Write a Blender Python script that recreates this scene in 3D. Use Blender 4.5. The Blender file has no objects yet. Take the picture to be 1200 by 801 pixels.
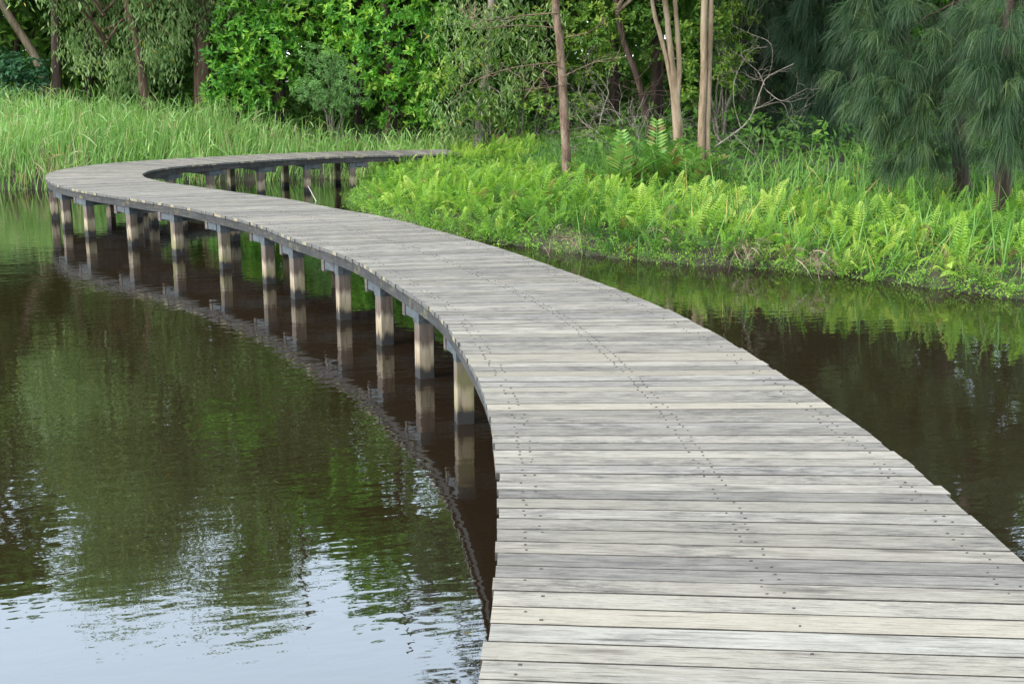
import bpy, math, random
import numpy as np
from mathutils import Matrix, Vector

# ------------------------------------------------------------------ camera, sky, sun, exposure
F_PX, HORIZON_Y, CAM_H, DECK_Z = 1400.0, 82.0, 2.24, 0.64
PITCH = math.atan((400.5 - HORIZON_Y) / F_PX)
scene = bpy.context.scene
cam = bpy.data.cameras.new('camera'); cam_o = bpy.data.objects.new('camera', cam)
scene.collection.objects.link(cam_o)
cam.sensor_width = 36.0; cam.lens = F_PX / 1200.0 * 36.0; cam.clip_end = 3000.0; cam.clip_start = 0.05
cam_o.location = (0, 0, CAM_H); cam_o.rotation_euler = (math.pi / 2 - PITCH, 0, 0)
scene.camera = cam_o

SUN_EL, SUN_AZ = math.radians(40), math.radians(-124)     # azimuth from +Y towards +X
world = bpy.data.worlds.new('World'); scene.world = world; world.use_nodes = True
wn, wl = world.node_tree.nodes, world.node_tree.links
wn.clear()
w_out = wn.new('ShaderNodeOutputWorld'); w_bg = wn.new('ShaderNodeBackground')
sky = wn.new('ShaderNodeTexSky'); sky.sky_type = 'NISHITA'; sky.sun_disc = False
sky.sun_elevation = SUN_EL; sky.sun_rotation = SUN_AZ
sky.air_density = 1.0; sky.dust_density = 2.0; sky.ozone_density = 1.0
w_mix = wn.new('ShaderNodeMix'); w_mix.data_type = 'RGBA'
w_mix.inputs[0].default_value = 0.62
w_mix.inputs[7].default_value = (8.8, 10.3, 11.6, 1)          # thin bright cloud over the blue
wl.new(sky.outputs[0], w_mix.inputs[6]); wl.new(w_mix.outputs[2], w_bg.inputs[0])
w_bg.inputs[1].default_value = 0.15
wl.new(w_bg.outputs[0], w_out.inputs[0])

sun = bpy.data.lights.new('sun', 'SUN'); sun.energy = 1.3; sun.angle = math.radians(32); sun.color = (1.0, 0.96, 0.89)
sun_o = bpy.data.objects.new('sun', sun); scene.collection.objects.link(sun_o)
sd = Vector((math.sin(SUN_AZ) * math.cos(SUN_EL), math.cos(SUN_AZ) * math.cos(SUN_EL), math.sin(SUN_EL)))
sun_o.rotation_euler = sd.to_track_quat('Z', 'Y').to_euler(); sun_o.location = sd * 60
vs = scene.view_settings
vs.view_transform = 'Standard'; vs.look = 'None'; vs.gamma = 1; vs.use_curve_mapping = False
vs.exposure = 1.52

rng = np.random.default_rng(7); random.seed(7)

# ------------------------------------------------------------------ pixel to place
CP, SP = math.cos(PITCH), math.sin(PITCH)
def on_plane(x, y, z):
    """pixel of the photograph to a point at height z"""
    h = CAM_H - z
    zc = F_PX * h / (CP * (y - HORIZON_Y))
    return np.array([(x - 600) / F_PX * zc, (zc - h * SP) / CP, z])
def at(x, y, Y):
    """pixel of the photograph to a point at forward distance Y"""
    u, v = (x - 600) / F_PX, (400.5 - y) / F_PX
    d = np.array([u, CP + v * SP, -SP + v * CP])
    return np.array([0, 0, CAM_H]) + d * (Y / d[1])

# ------------------------------------------------------------------ mesh helpers
class Geo:
    def __init__(self): self.v = []; self.f4 = []; self.f3 = []; self.t = []; self.n = 0
    def add(self, v, quads=None, tris=None, tint=0.5):
        v = np.asarray(v, float).reshape(-1, 3)
        if quads is not None and len(quads): self.f4.append(np.asarray(quads, int).reshape(-1, 4) + self.n)
        if tris is not None and len(tris): self.f3.append(np.asarray(tris, int).reshape(-1, 3) + self.n)
        t = np.broadcast_to(np.asarray(tint, float), (len(v),)) if np.ndim(tint) <= 1 else tint
        self.v.append(v); self.t.append(np.array(t, float)); self.n += len(v)
    def mesh(self, name, mat, smooth=False):
        me = bpy.data.meshes.new(name)
        v = np.concatenate(self.v); t = np.concatenate(self.t)
        q = np.concatenate(self.f4) if self.f4 else np.zeros((0, 4), int)
        r = np.concatenate(self.f3) if self.f3 else np.zeros((0, 3), int)
        loops = np.concatenate([q.ravel(), r.ravel()])
        starts = np.concatenate([np.arange(len(q)) * 4, len(q) * 4 + np.arange(len(r)) * 3])
        me.vertices.add(len(v)); me.vertices.foreach_set('co', v.astype(np.float32).ravel())
        me.loops.add(len(loops)); me.loops.foreach_set('vertex_index', loops.astype(np.int32))
        me.polygons.add(len(starts)); me.polygons.foreach_set('loop_start', starts.astype(np.int32))
        me.update(calc_edges=True)
        at_ = me.attributes.new('tint', 'FLOAT', 'POINT'); at_.data.foreach_set('value', t.astype(np.float32))
        me.polygons.foreach_set('use_smooth', np.full(len(starts), bool(smooth)))
        me.materials.append(mat); me.validate()
        return me
    def build(self, name, mat, parent=None, smooth=False):
        o = bpy.data.objects.new(name, self.mesh(name, mat, smooth)); scene.collection.objects.link(o)
        if parent is not None: o.parent = parent
        return o

def tag(o, label=None, cat=None, group=None, kind=None):
    if label: o['label'] = label
    if cat: o['category'] = cat
    if group: o['group'] = group
    if kind: o['kind'] = kind
    return o
def empty(name, loc=(0, 0, 0)):
    o = bpy.data.objects.new(name, None); scene.collection.objects.link(o); o.location = loc
    o.empty_display_size = 0.2
    return o
def part_of(o, thing):
    """parent a mesh built in world coordinates to an Empty that stands elsewhere"""
    o.parent = thing; o.matrix_parent_inverse = Matrix.Translation(-Vector(thing.location)); return o

def nrm(a): return a / np.maximum(np.linalg.norm(a, axis=-1, keepdims=True), 1e-9)
def rand_dirs(n): return nrm(rng.normal(size=(n, 3)))

def catmull(pts, per=8):
    p = np.asarray(pts, float); p = np.vstack([2 * p[0] - p[1], p, 2 * p[-1] - p[-2]])
    out = []
    for i in range(1, len(p) - 2):
        t = np.linspace(0, 1, per, endpoint=False)[:, None]
        a, b, c, d = p[i - 1], p[i], p[i + 1], p[i + 2]
        out.append(0.5 * (2 * b + (c - a) * t + (2 * a - 5 * b + 4 * c - d) * t ** 2 + (3 * b - a - 3 * c + d) * t ** 3))
    out.append(p[-2][None]); return np.vstack(out)

def tube(g, pts, radii, sides=7, tint=0.5, rough=0.0):
    pts = np.asarray(pts, float); n = len(pts)
    radii = np.interp(np.linspace(0, 1, n), np.linspace(0, 1, len(radii)), radii)
    tan = nrm(np.gradient(pts, axis=0))
    ref = np.array([0, 1.0, 0]) if abs(tan[0, 1]) < 0.8 else np.array([1.0, 0, 0])
    u = nrm(np.cross(tan, ref)); w = np.cross(tan, u)
    a = np.arange(sides) / sides * 2 * math.pi
    rr = radii[:, None] * (1 + rough * rng.normal(size=(n, sides)))
    ring = pts[:, None] + rr[..., None] * (np.cos(a)[None, :, None] * u[:, None] + np.sin(a)[None, :, None] * w[:, None])
    i = np.arange(n - 1)[:, None] * sides; j = np.arange(sides)[None]; k = (j + 1) % sides
    q = np.stack([i + j, i + k, i + sides + k, i + sides + j], -1).reshape(-1, 4)
    g.add(ring.reshape(-1, 3), q, None, tint)

def leaves(g, base, d, nv, L, W, tint, fold=0.18):
    """kite shaped folded leaves, one quad each"""
    d = nrm(d); s = nrm(np.cross(d, nv)); up = np.cross(s, d)
    L = np.asarray(L)[:, None]; W = np.asarray(W)[:, None]
    mid = base + d * L * 0.42 + up * L * fold * 0.5
    v = np.stack([base, mid + s * W * 0.5, base + d * L - up * L * fold * 0.4, mid - s * W * 0.5], 1)
    n = len(base); q = np.arange(n * 4).reshape(n, 4)
    g.add(v.reshape(-1, 3), q, None, np.repeat(tint, 4))

def blades(g, base, d, L, W, droop, tint, seg=3, face=None):
    """ribbons that taper to a tip and bend with gravity"""
    n = len(base); d = nrm(d)
    side = nrm(np.cross(d, rand_dirs(n) if face is None else face))
    t = np.linspace(0, 1, seg + 1)
    c = base[:, None] + d[:, None] * (L[:, None] * t)[..., None]
    c[..., 2] -= (droop * L)[:, None] * t ** 2
    wd = W[:, None] * np.minimum(1.0, 0.65 + t * 1.2) * np.clip(1.02 - t ** 2.2, 0, 1)
    v = np.concatenate([c[:, :-1] - side[:, None] * wd[:, :-1, None] / 2, c[:, :-1] + side[:, None] * wd[:, :-1, None] / 2, c[:, -1:]], 1)
    m = 2 * seg + 1; o = np.arange(n)[:, None, None] * m
    j = np.arange(seg - 1)[:, None]
    q = np.concatenate([j, j + seg, j + seg + 1, j + 1], 1)[None] + o
    tr = np.array([[seg - 1, 2 * seg - 1, 2 * seg]])[None] + o
    g.add(v.reshape(-1, 3), q.reshape(-1, 4), tr.reshape(-1, 3), np.repeat(tint, m))

# ------------------------------------------------------------------ materials
def new_mat(name):
    m = bpy.data.materials.new(name); m.use_nodes = True
    n = m.node_tree.nodes; l = m.node_tree.links; n.clear()
    return m, n, l, n.new('ShaderNodeOutputMaterial')
def ramp(n, stops, interp='LINEAR'):
    r = n.new('ShaderNodeValToRGB'); r.color_ramp.interpolation = interp
    e = r.color_ramp.elements
    while len(e) < len(stops): e.new(0.5)
    for i, (p, c) in enumerate(stops): e[i].position = p; e[i].color = (*c, 1)
    return r
def noise(n, l, vec, scale, detail=4, rough=0.55, sx=(1, 1, 1)):
    mp = n.new('ShaderNodeMapping'); mp.inputs['Scale'].default_value = sx; l.new(vec, mp.inputs[0])
    t = n.new('ShaderNodeTexNoise'); t.inputs['Scale'].default_value = scale
    t.inputs['Detail'].default_value = detail; t.inputs['Roughness'].default_value = rough
    l.new(mp.outputs[0], t.inputs['Vector']); return t.outputs[0]
def math_(n, l, op, a, b=None, c=None, clamp=False):
    m = n.new('ShaderNodeMath'); m.operation = op; m.use_clamp = clamp
    for i, x in enumerate((a, b, c)):
        if x is None: continue
        if isinstance(x, (int, float)): m.inputs[i].default_value = x
        else: l.new(x, m.inputs[i])
    return m.outputs[0]
def mixc(n, l, fac, a, b, mode='MIX'):
    m = n.new('ShaderNodeMix'); m.data_type = 'RGBA'; m.blend_type = mode
    for i, x in ((0, fac), (6, a), (7, b)):
        if isinstance(x, (int, float)): m.inputs[i].default_value = x
        elif isinstance(x, tuple): m.inputs[i].default_value = (*x, 1)
        else: l.new(x, m.inputs[i])
    return m.outputs[2]

def leaf_mat(name, stops, trans=0.35, rough=0.5, spec=0.35):
    m, n, l, out = new_mat(name)
    a = n.new('ShaderNodeAttribute'); a.attribute_name = 'tint'
    r = ramp(n, stops); l.new(a.outputs['Fac'], r.inputs[0])
    p = n.new('ShaderNodeBsdfPrincipled'); p.inputs['Roughness'].default_value = rough
    p.inputs['Specular IOR Level'].default_value = spec
    t = n.new('ShaderNodeBsdfTranslucent'); mx = n.new('ShaderNodeMixShader'); mx.inputs[0].default_value = trans
    tc = mixc(n, l, 1.0, r.outputs[0], (1.05, 1.12, 0.6), 'MULTIPLY')
    l.new(r.outputs[0], p.inputs['Base Color']); l.new(tc, t.inputs[0])
    l.new(p.outputs[0], mx.inputs[1]); l.new(t.outputs[0], mx.inputs[2]); l.new(mx.outputs[0], out.inputs[0])
    return m

def bark_mat(name, c0, c1, c2, scale=9.0, stretch=0.16):
    m, n, l, out = new_mat(name)
    tc = n.new('ShaderNodeTexCoord')
    f = noise(n, l, tc.outputs['Object'], scale, 6, 0.65, (1, 1, stretch))
    f2 = noise(n, l, tc.outputs['Object'], 1.7, 3)
    r = ramp(n, [(0.38, c0), (0.5, c1), (0.64, c2)]); l.new(f, r.inputs[0])
    col = mixc(n, l, math_(n, l, 'MULTIPLY', f2, 0.5), r.outputs[0], c0)
    p = n.new('ShaderNodeBsdfPrincipled'); p.inputs['Roughness'].default_value = 0.85
    p.inputs['Specular IOR Level'].default_value = 0.2
    b = n.new('ShaderNodeBump'); b.inputs['Strength'].default_value = 1.0; b.inputs['Distance'].default_value = 0.035
    l.new(f, b.inputs['Height']); l.new(b.outputs[0], p.inputs['Normal'])
    l.new(col, p.inputs['Base Color']); l.new(p.outputs[0], out.inputs[0]); return m

def plank_mat(name, lo, mid, hi, dark_amt, warm):
    m, n, l, out = new_mat(name)
    tc = n.new('ShaderNodeTexCoord'); oi = n.new('ShaderNodeObjectInfo')
    off = n.new('ShaderNodeVectorMath'); off.operation = 'ADD'
    cx = n.new('ShaderNodeCombineXYZ')
    l.new(math_(n, l, 'MULTIPLY', oi.outputs['Random'], 37.0), cx.inputs[0])
    l.new(math_(n, l, 'MULTIPLY', oi.outputs['Random'], 91.0), cx.inputs[1])
    l.new(tc.outputs['Object'], off.inputs[0]); l.new(cx.outputs[0], off.inputs[1])
    v = off.outputs[0]
    sc = n.new('ShaderNodeVectorMath'); sc.operation = 'SCALE'; l.new(v, sc.inputs[0])
    l.new(math_(n, l, 'MULTIPLY_ADD', math_(n, l, 'FRACT', math_(n, l, 'MULTIPLY', oi.outputs['Random'], 7.7)), 0.9, 0.6), sc.inputs['Scale'])
    mpk = n.new('ShaderNodeMapping'); mpk.inputs['Scale'].default_value = (1.1, 8.0, 0.01); l.new(v, mpk.inputs[0])
    vo = n.new('ShaderNodeTexVoronoi'); vo.inputs['Scale'].default_value = 1.0; l.new(mpk.outputs[0], vo.inputs['Vector'])
    wobk = noise(n, l, v, 1.0, 4, 0.6, (14, 60, 30))
    kd = math_(n, l, 'ADD', vo.outputs['Distance'], math_(n, l, 'MULTIPLY', math_(n, l, 'SUBTRACT', wobk, 0.5), 0.10))
    v = sc.outputs[0]
    # knots push the grain lines aside
    kn = noise(n, l, v, 1.0, 1, 0.4, (2.2, 9, 9))
    grain = noise(n, l, v, 1.0, 8, 0.72, (6, 85, 60))
    fine = noise(n, l, v, 1.0, 6, 0.75, (26, 220, 160))
    patch = noise(n, l, v, 1.0, 5, 0.6, (2.6, 9, 7))
    streak = noise(n, l, v, 1.0, 8, 0.75, (11, 60, 20))
    r = ramp(n, [(0.25, lo), (0.5, mid), (0.74, hi)]); l.new(grain, r.inputs[0])
    val = math_(n, l, 'MULTIPLY_ADD', oi.outputs['Random'], 0.48, 0.68)
    vv = n.new('ShaderNodeCombineColor')
    for i in range(3): l.new(val, vv.inputs[i])
    c = mixc(n, l, 1.0, r.outputs[0], vv.outputs[0], 'MULTIPLY')
    fr = math_(n, l, 'MULTIPLY', math_(n, l, 'FRACT', math_(n, l, 'MULTIPLY', oi.outputs['Random'], 17.3)), warm)
    c = mixc(n, l, fr, c, (0.28, 0.235, 0.165))
    pm = ramp(n, [(0.42, (0, 0, 0)), (0.60, (1, 1, 1))]); l.new(streak, pm.inputs[0])
    pp = ramp(n, [(0.40, (0, 0, 0)), (0.62, (1, 1, 1))]); l.new(patch, pp.inputs[0])
    stain = math_(n, l, 'MULTIPLY', math_(n, l, 'MULTIPLY', pm.outputs[0], pp.outputs[0]), dark_amt)
    c = mixc(n, l, stain, c, (0.052, 0.045, 0.042))
    ff = ramp(n, [(0.30, (0.62, 0.6, 0.58)), (0.5, (1, 1, 1))]); l.new(fine, ff.inputs[0])
    c = mixc(n, l, 0.75, c, ff.outputs[0], 'MULTIPLY')
    ln_ = noise(n, l, v, 1.0, 5, 0.6, (4.5, 110, 40))
    lr = ramp(n, [(0.36, (0.42, 0.40, 0.38)), (0.44, (1, 1, 1))]); l.new(ln_, lr.inputs[0])
    c = mixc(n, l, 0.8, c, lr.outputs[0], 'MULTIPLY')
    kr = ramp(n, [(0.05, (1, 1, 1)), (0.11, (0.4, 0.4, 0.4)), (0.19, (0, 0, 0))]); l.new(kd, kr.inputs[0])
    c = mixc(n, l, math_(n, l, 'MULTIPLY', kr.outputs[0], 0.75), c, (0.065, 0.052, 0.04))
    # drying cracks
    cr = noise(n, l, v, 1.0, 2, 0.5, (1.1, 95, 20))
    ck = ramp(n, [(0.70, (0, 0, 0)), (0.73, (1, 1, 1))]); l.new(cr, ck.inputs[0])
    c = mixc(n, l, math_(n, l, 'MULTIPLY', ck.outputs[0], 0.8 * dark_amt), c, (0.03, 0.026, 0.022))
    p = n.new('ShaderNodeBsdfPrincipled'); p.inputs['Roughness'].default_value = 0.78
    p.inputs['Specular IOR Level'].default_value = 0.25
    b = n.new('ShaderNodeBump'); b.inputs['Strength'].default_value = 0.5; b.inputs['Distance'].default_value = 0.004
    hh = math_(n, l, 'SUBTRACT', math_(n, l, 'ADD', grain, math_(n, l, 'MULTIPLY', fine, 0.5)), math_(n, l, 'MULTIPLY', ck.outputs[0], 0.8))
    l.new(hh, b.inputs['Height']); l.new(b.outputs[0], p.inputs['Normal'])
    l.new(c, p.inputs['Base Color']); l.new(p.outputs[0], out.inputs[0]); return m

def post_mat():
    m, n, l, out = new_mat('post_wood')
    tc = n.new('ShaderNodeTexCoord'); oi = n.new('ShaderNodeObjectInfo'); ge = n.new('ShaderNodeNewGeometry')
    off = n.new('ShaderNodeVectorMath'); off.operation = 'ADD'; cx = n.new('ShaderNodeCombineXYZ')
    l.new(math_(n, l, 'MULTIPLY', oi.outputs['Random'], 50.0), cx.inputs[0]); l.new(cx.outputs[0], off.inputs[1])
    l.new(ge.outputs['Position'], off.inputs[0]); v = off.outputs[0]
    sep = n.new('ShaderNodeSeparateXYZ'); l.new(ge.outputs['Position'], sep.inputs[0])
    grain = noise(n, l, v, 1.0, 5, 0.6, (45, 45, 3))
    wob = noise(n, l, v, 1.0, 3, 0.5, (22, 22, 2.5))
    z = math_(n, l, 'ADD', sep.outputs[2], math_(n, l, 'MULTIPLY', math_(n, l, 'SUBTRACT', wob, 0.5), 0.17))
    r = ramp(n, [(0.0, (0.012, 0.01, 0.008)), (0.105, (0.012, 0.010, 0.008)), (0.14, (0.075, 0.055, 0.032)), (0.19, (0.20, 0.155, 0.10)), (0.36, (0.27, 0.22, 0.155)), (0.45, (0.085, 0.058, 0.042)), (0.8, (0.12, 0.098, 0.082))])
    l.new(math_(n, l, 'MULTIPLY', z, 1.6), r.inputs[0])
    g = ramp(n, [(0.3, (0.55, 0.53, 0.5)), (0.6, (1.1, 1.08, 1.02))]); l.new(grain, g.inputs[0])
    c = mixc(n, l, 1.0, r.outputs[0], g.outputs[0], 'MULTIPLY')
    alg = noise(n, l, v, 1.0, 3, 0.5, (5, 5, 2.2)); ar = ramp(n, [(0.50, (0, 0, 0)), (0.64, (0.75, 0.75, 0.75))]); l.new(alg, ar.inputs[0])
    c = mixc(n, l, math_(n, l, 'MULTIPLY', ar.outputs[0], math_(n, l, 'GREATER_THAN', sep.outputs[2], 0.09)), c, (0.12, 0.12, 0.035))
    p = n.new('ShaderNodeBsdfPrincipled'); p.inputs['Roughness'].default_value = 0.75
    b = n.new('ShaderNodeBump'); b.inputs['Strength'].default_value = 0.5; b.inputs['Distance'].default_value = 0.006
    l.new(grain, b.inputs['Height']); l.new(b.outputs[0], p.inputs['Normal'])
    l.new(c, p.inputs['Base Color']); l.new(p.outputs[0], out.inputs[0]); return m

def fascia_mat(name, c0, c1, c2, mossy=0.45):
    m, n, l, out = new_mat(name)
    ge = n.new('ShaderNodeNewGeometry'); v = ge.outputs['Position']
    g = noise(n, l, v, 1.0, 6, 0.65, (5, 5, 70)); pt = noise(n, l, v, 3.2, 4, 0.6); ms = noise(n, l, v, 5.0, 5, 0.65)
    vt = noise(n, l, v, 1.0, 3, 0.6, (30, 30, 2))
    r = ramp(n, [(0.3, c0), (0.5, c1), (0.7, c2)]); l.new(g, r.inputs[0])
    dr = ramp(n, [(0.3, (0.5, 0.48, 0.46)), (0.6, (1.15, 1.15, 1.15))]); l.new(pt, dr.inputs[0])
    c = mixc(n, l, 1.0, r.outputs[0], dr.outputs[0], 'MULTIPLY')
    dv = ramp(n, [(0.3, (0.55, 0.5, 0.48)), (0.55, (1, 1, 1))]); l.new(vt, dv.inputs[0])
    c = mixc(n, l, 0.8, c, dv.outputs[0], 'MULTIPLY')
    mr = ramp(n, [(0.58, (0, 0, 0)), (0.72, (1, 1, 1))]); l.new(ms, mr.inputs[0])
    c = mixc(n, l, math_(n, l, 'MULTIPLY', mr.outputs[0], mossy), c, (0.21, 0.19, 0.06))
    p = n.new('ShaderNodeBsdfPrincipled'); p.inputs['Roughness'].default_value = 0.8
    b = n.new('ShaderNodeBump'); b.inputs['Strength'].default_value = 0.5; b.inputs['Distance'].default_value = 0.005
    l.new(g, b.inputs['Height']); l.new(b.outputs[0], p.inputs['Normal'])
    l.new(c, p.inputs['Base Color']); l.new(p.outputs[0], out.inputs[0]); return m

def plain_mat(name, c, rough=0.6, metal=0.0, var=0.25, scale=30):
    m, n, l, out = new_mat(name)
    ge = n.new('ShaderNodeNewGeometry'); f = noise(n, l, ge.outputs['Position'], scale, 4)
    lo = tuple(x * (1 - var) for x in c); hi = tuple(x * (1 + var) for x in c)
    r = ramp(n, [(0.3, lo), (0.7, hi)]); l.new(f, r.inputs[0])
    p = n.new('ShaderNodeBsdfPrincipled'); p.inputs['Roughness'].default_value = rough; p.inputs['Metallic'].default_value = metal
    l.new(r.outputs[0], p.inputs['Base Color']); l.new(p.outputs[0], out.inputs[0]); return m

def water_mat():
    m, n, l, out = new_mat('pond_water')
    ge = n.new('ShaderNodeNewGeometry'); v = ge.outputs['Position']
    # patches of breeze: ripples differ from place to place
    patch = noise(n, l, v, 1.0, 2, 0.5, (0.16, 0.20, 1))
    pr = ramp(n, [(0.36, (0.25, 0.25, 0.25)), (0.64, (1, 1, 1))]); l.new(patch, pr.inputs[0])
    mp = n.new('ShaderNodeMapping'); mp.inputs['Rotation'].default_value = (0, 0, math.radians(-14)); l.new(v, mp.inputs[0])
    w1 = noise(n, l, mp.outputs[0], 1.0, 2, 0.45, (4.5, 9.5, 1))
    w2 = noise(n, l, mp.outputs[0], 1.0, 1, 0.4, (14, 26, 1))
    w3 = noise(n, l, v, 1.0, 1, 0.4, (0.9, 1.6, 1))
    h = math_(n, l, 'ADD', math_(n, l, 'MULTIPLY', w1, 0.0034), math_(n, l, 'MULTIPLY', w2, 0.00022))
    h = math_(n, l, 'MULTIPLY', h, pr.outputs[0])
    h = math_(n, l, 'ADD', h, math_(n, l, 'MULTIPLY', w3, 0.003))
    b = n.new('ShaderNodeBump'); b.inputs['Strength'].default_value = 1.0; b.inputs['Distance'].default_value = 1.0
    l.new(h, b.inputs['Height'])
    d = n.new('ShaderNodeBsdfDiffuse'); d.inputs[0].default_value = (0.013, 0.008, 0.0038, 1)
    gl = n.new('ShaderNodeBsdfGlossy'); gl.inputs['Roughness'].default_value = 0.015; gl.inputs[0].default_value = (0.96, 0.98, 1.0, 1)
    fr = n.new('ShaderNodeFresnel'); fr.inputs[0].default_value = 2.2
    l.new(b.outputs[0], fr.inputs['Normal']); l.new(b.outputs[0], gl.inputs['Normal'])
    mx = n.new('ShaderNodeMixShader'); l.new(fr.outputs[0], mx.inputs[0]); l.new(d.outputs[0], mx.inputs[1]); l.new(gl.outputs[0], mx.inputs[2])
    l.new(mx.outputs[0], out.inputs[0]); return m

def ground_mat():
    m, n, l, out = new_mat('ground_soil')
    ge = n.new('ShaderNodeNewGeometry'); v = ge.outputs['Position']
    f = noise(n, l, v, 2.2, 6, 0.65); f2 = noise(n, l, v, 14, 4)
    r = ramp(n, [(0.3, (0.022, 0.016, 0.010)), (0.5, (0.040, 0.034, 0.017)), (0.7, (0.045, 0.062, 0.018))]); l.new(f, r.inputs[0])
    p = n.new('ShaderNodeBsdfPrincipled'); p.inputs['Roughness'].default_value = 0.95
    b = n.new('ShaderNodeBump'); b.inputs['Strength'].default_value = 0.8; b.inputs['Distance'].default_value = 0.05
    l.new(f2, b.inputs['Height']); l.new(b.outputs[0], p.inputs['Normal'])
    l.new(r.outputs[0], p.inputs['Base Color']); l.new(p.outputs[0], out.inputs[0]); return m

M = dict(
    plank=plank_mat('weathered_plank', (0.08146, 0.07008, 0.05925), (0.1782, 0.1586, 0.1352), (0.2727, 0.2478, 0.2147), 1.0, 0.28),
    plank_new=plank_mat('newer_plank', (0.1337, 0.1189, 0.09719), (0.2023, 0.1839, 0.1557), (0.2605, 0.2402, 0.2077), 0.6, 0.3),
    plank_tan=plank_mat('tan_plank', (0.1465, 0.1223, 0.08861), (0.198, 0.1733, 0.1361), (0.2376, 0.212, 0.1756), 0.25, 0.3),
    plank_side=plain_mat('plank_side_gap_shade', (0.045, 0.038, 0.030), 0.9, 0, 0.5, 40),  # side faces coloured dark to put the shade of the gaps into the planks
    plank_end=plain_mat('plank_end_grain', (0.20, 0.17, 0.105), 0.85, 0, 0.5, 60),
    plank_end_dark=plain_mat('plank_end_weathered', (0.085, 0.08, 0.072), 0.85, 0, 0.5, 60),
    post=post_mat(),
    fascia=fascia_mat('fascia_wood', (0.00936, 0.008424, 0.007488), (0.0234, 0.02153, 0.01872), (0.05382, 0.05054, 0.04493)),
    bearer=fascia_mat('bearer_wood', (0.05, 0.053, 0.053), (0.09, 0.095, 0.096), (0.14, 0.147, 0.15), 0.1),
    stub=fascia_mat('stub_wood', (0.04, 0.03, 0.025), (0.075, 0.06, 0.05), (0.12, 0.102, 0.088), 0.2),
    joist=fascia_mat('joist_wood', (0.05, 0.04, 0.03), (0.09, 0.075, 0.06), (0.14, 0.12, 0.1), 0.1),
    bracket=plain_mat('galvanised_steel', (0.042, 0.050, 0.054), 0.65, 0.0, 0.45, 16),
    screw=plain_mat('rusty_screw', (0.062, 0.052, 0.043), 0.7, 0.1),
    water=water_mat(), ground=ground_mat(),
    bark_red=bark_mat('red_brown_bark', (0.055, 0.033, 0.022), (0.13, 0.078, 0.052), (0.20, 0.13, 0.09)),
    bark_dark=bark_mat('dark_bark', (0.030, 0.020, 0.015), (0.065, 0.043, 0.032), (0.11, 0.078, 0.06)),
    bark_pale=bark_mat('pale_tan_bark', (0.16, 0.11, 0.065), (0.31, 0.225, 0.145), (0.43, 0.33, 0.23), 7, 0.22),
    bark_pine=bark_mat('orange_brown_bark', (0.085, 0.054, 0.036), (0.185, 0.122, 0.082), (0.28, 0.205, 0.145), 11, 0.4),
    twig=bark_mat('grey_twig', (0.13, 0.105, 0.08), (0.24, 0.205, 0.165), (0.36, 0.32, 0.27), 20, 0.5),
    broad=leaf_mat('bright_broad_leaf', [(0.0, (0.033, 0.132, 0.0154)), (0.5, (0.11, 0.3135, 0.0308)), (0.85, (0.231, 0.473, 0.0495)), (1.0, (0.374, 0.55, 0.077))], 0.45),
    teal=leaf_mat('teal_broad_leaf', [(0, (0.025, 0.08, 0.03)), (1, (0.075, 0.19, 0.08))]),
    dull=leaf_mat('dull_green_leaf', [(0, (0.06, 0.15, 0.035)), (1, (0.20, 0.36, 0.11))], 0.42),
    gum=leaf_mat('narrow_hanging_leaf', [(0, (0.077, 0.154, 0.04)), (0.6, (0.198, 0.3135, 0.1)), (0.93, (0.363, 0.451, 0.19)), (1.0, (0.55, 0.396, 0.06))], 0.45),
    lime=leaf_mat('yellow_green_leaf', [(0, (0.075, 0.18, 0.02)), (0.6, (0.20, 0.345, 0.045)), (1, (0.38, 0.46, 0.085))], 0.45),
    under=leaf_mat('shade_leaf', [(0, (0.052, 0.13, 0.0234)), (0.7, (0.143, 0.286, 0.0494)), (1, (0.26, 0.39, 0.078))], 0.5),
    needle=leaf_mat('she_oak_needle', [(0, (0.01275, 0.0357, 0.01105)), (0.6, (0.0391, 0.085, 0.02805)), (1, (0.1232, 0.1742, 0.05525))], 0.22),
    needle_dark=leaf_mat('dark_she_oak_needle', [(0, (0.020, 0.045, 0.020)), (1, (0.055, 0.105, 0.046))], 0.2),
    reed=leaf_mat('reed_blade', [(0.0, (0.065, 0.16, 0.03)), (0.5, (0.19, 0.345, 0.08)), (0.86, (0.31, 0.46, 0.15)), (0.93, (0.44, 0.46, 0.24)), (1, (0.38, 0.27, 0.16))], 0.42),
    bank_grass=leaf_mat('bank_grass_blade', [(0.0, (0.0575, 0.147, 0.027)), (0.5, (0.138, 0.2835, 0.06)), (0.88, (0.253, 0.399, 0.09)), (0.93, (0.483, 0.441, 0.132)), (1, (0.46, 0.294, 0.102))], 0.4),
    straw=leaf_mat('dead_straw', [(0, (0.06, 0.035, 0.022)), (0.6, (0.17, 0.11, 0.07)), (1, (0.33, 0.25, 0.17))], 0.2),
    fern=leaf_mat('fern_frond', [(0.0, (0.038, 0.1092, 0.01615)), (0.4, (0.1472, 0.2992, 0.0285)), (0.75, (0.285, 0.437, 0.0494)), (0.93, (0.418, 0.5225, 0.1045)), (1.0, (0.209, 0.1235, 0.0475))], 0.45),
    leather=leaf_mat('leather_fern_leaflet', [(0.0, (0.04, 0.12, 0.02)), (0.6, (0.11, 0.25, 0.035)), (0.9, (0.22, 0.34, 0.07)), (1.0, (0.20, 0.12, 0.045))], 0.3, 0.4),
)
M['plank'].name

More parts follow.
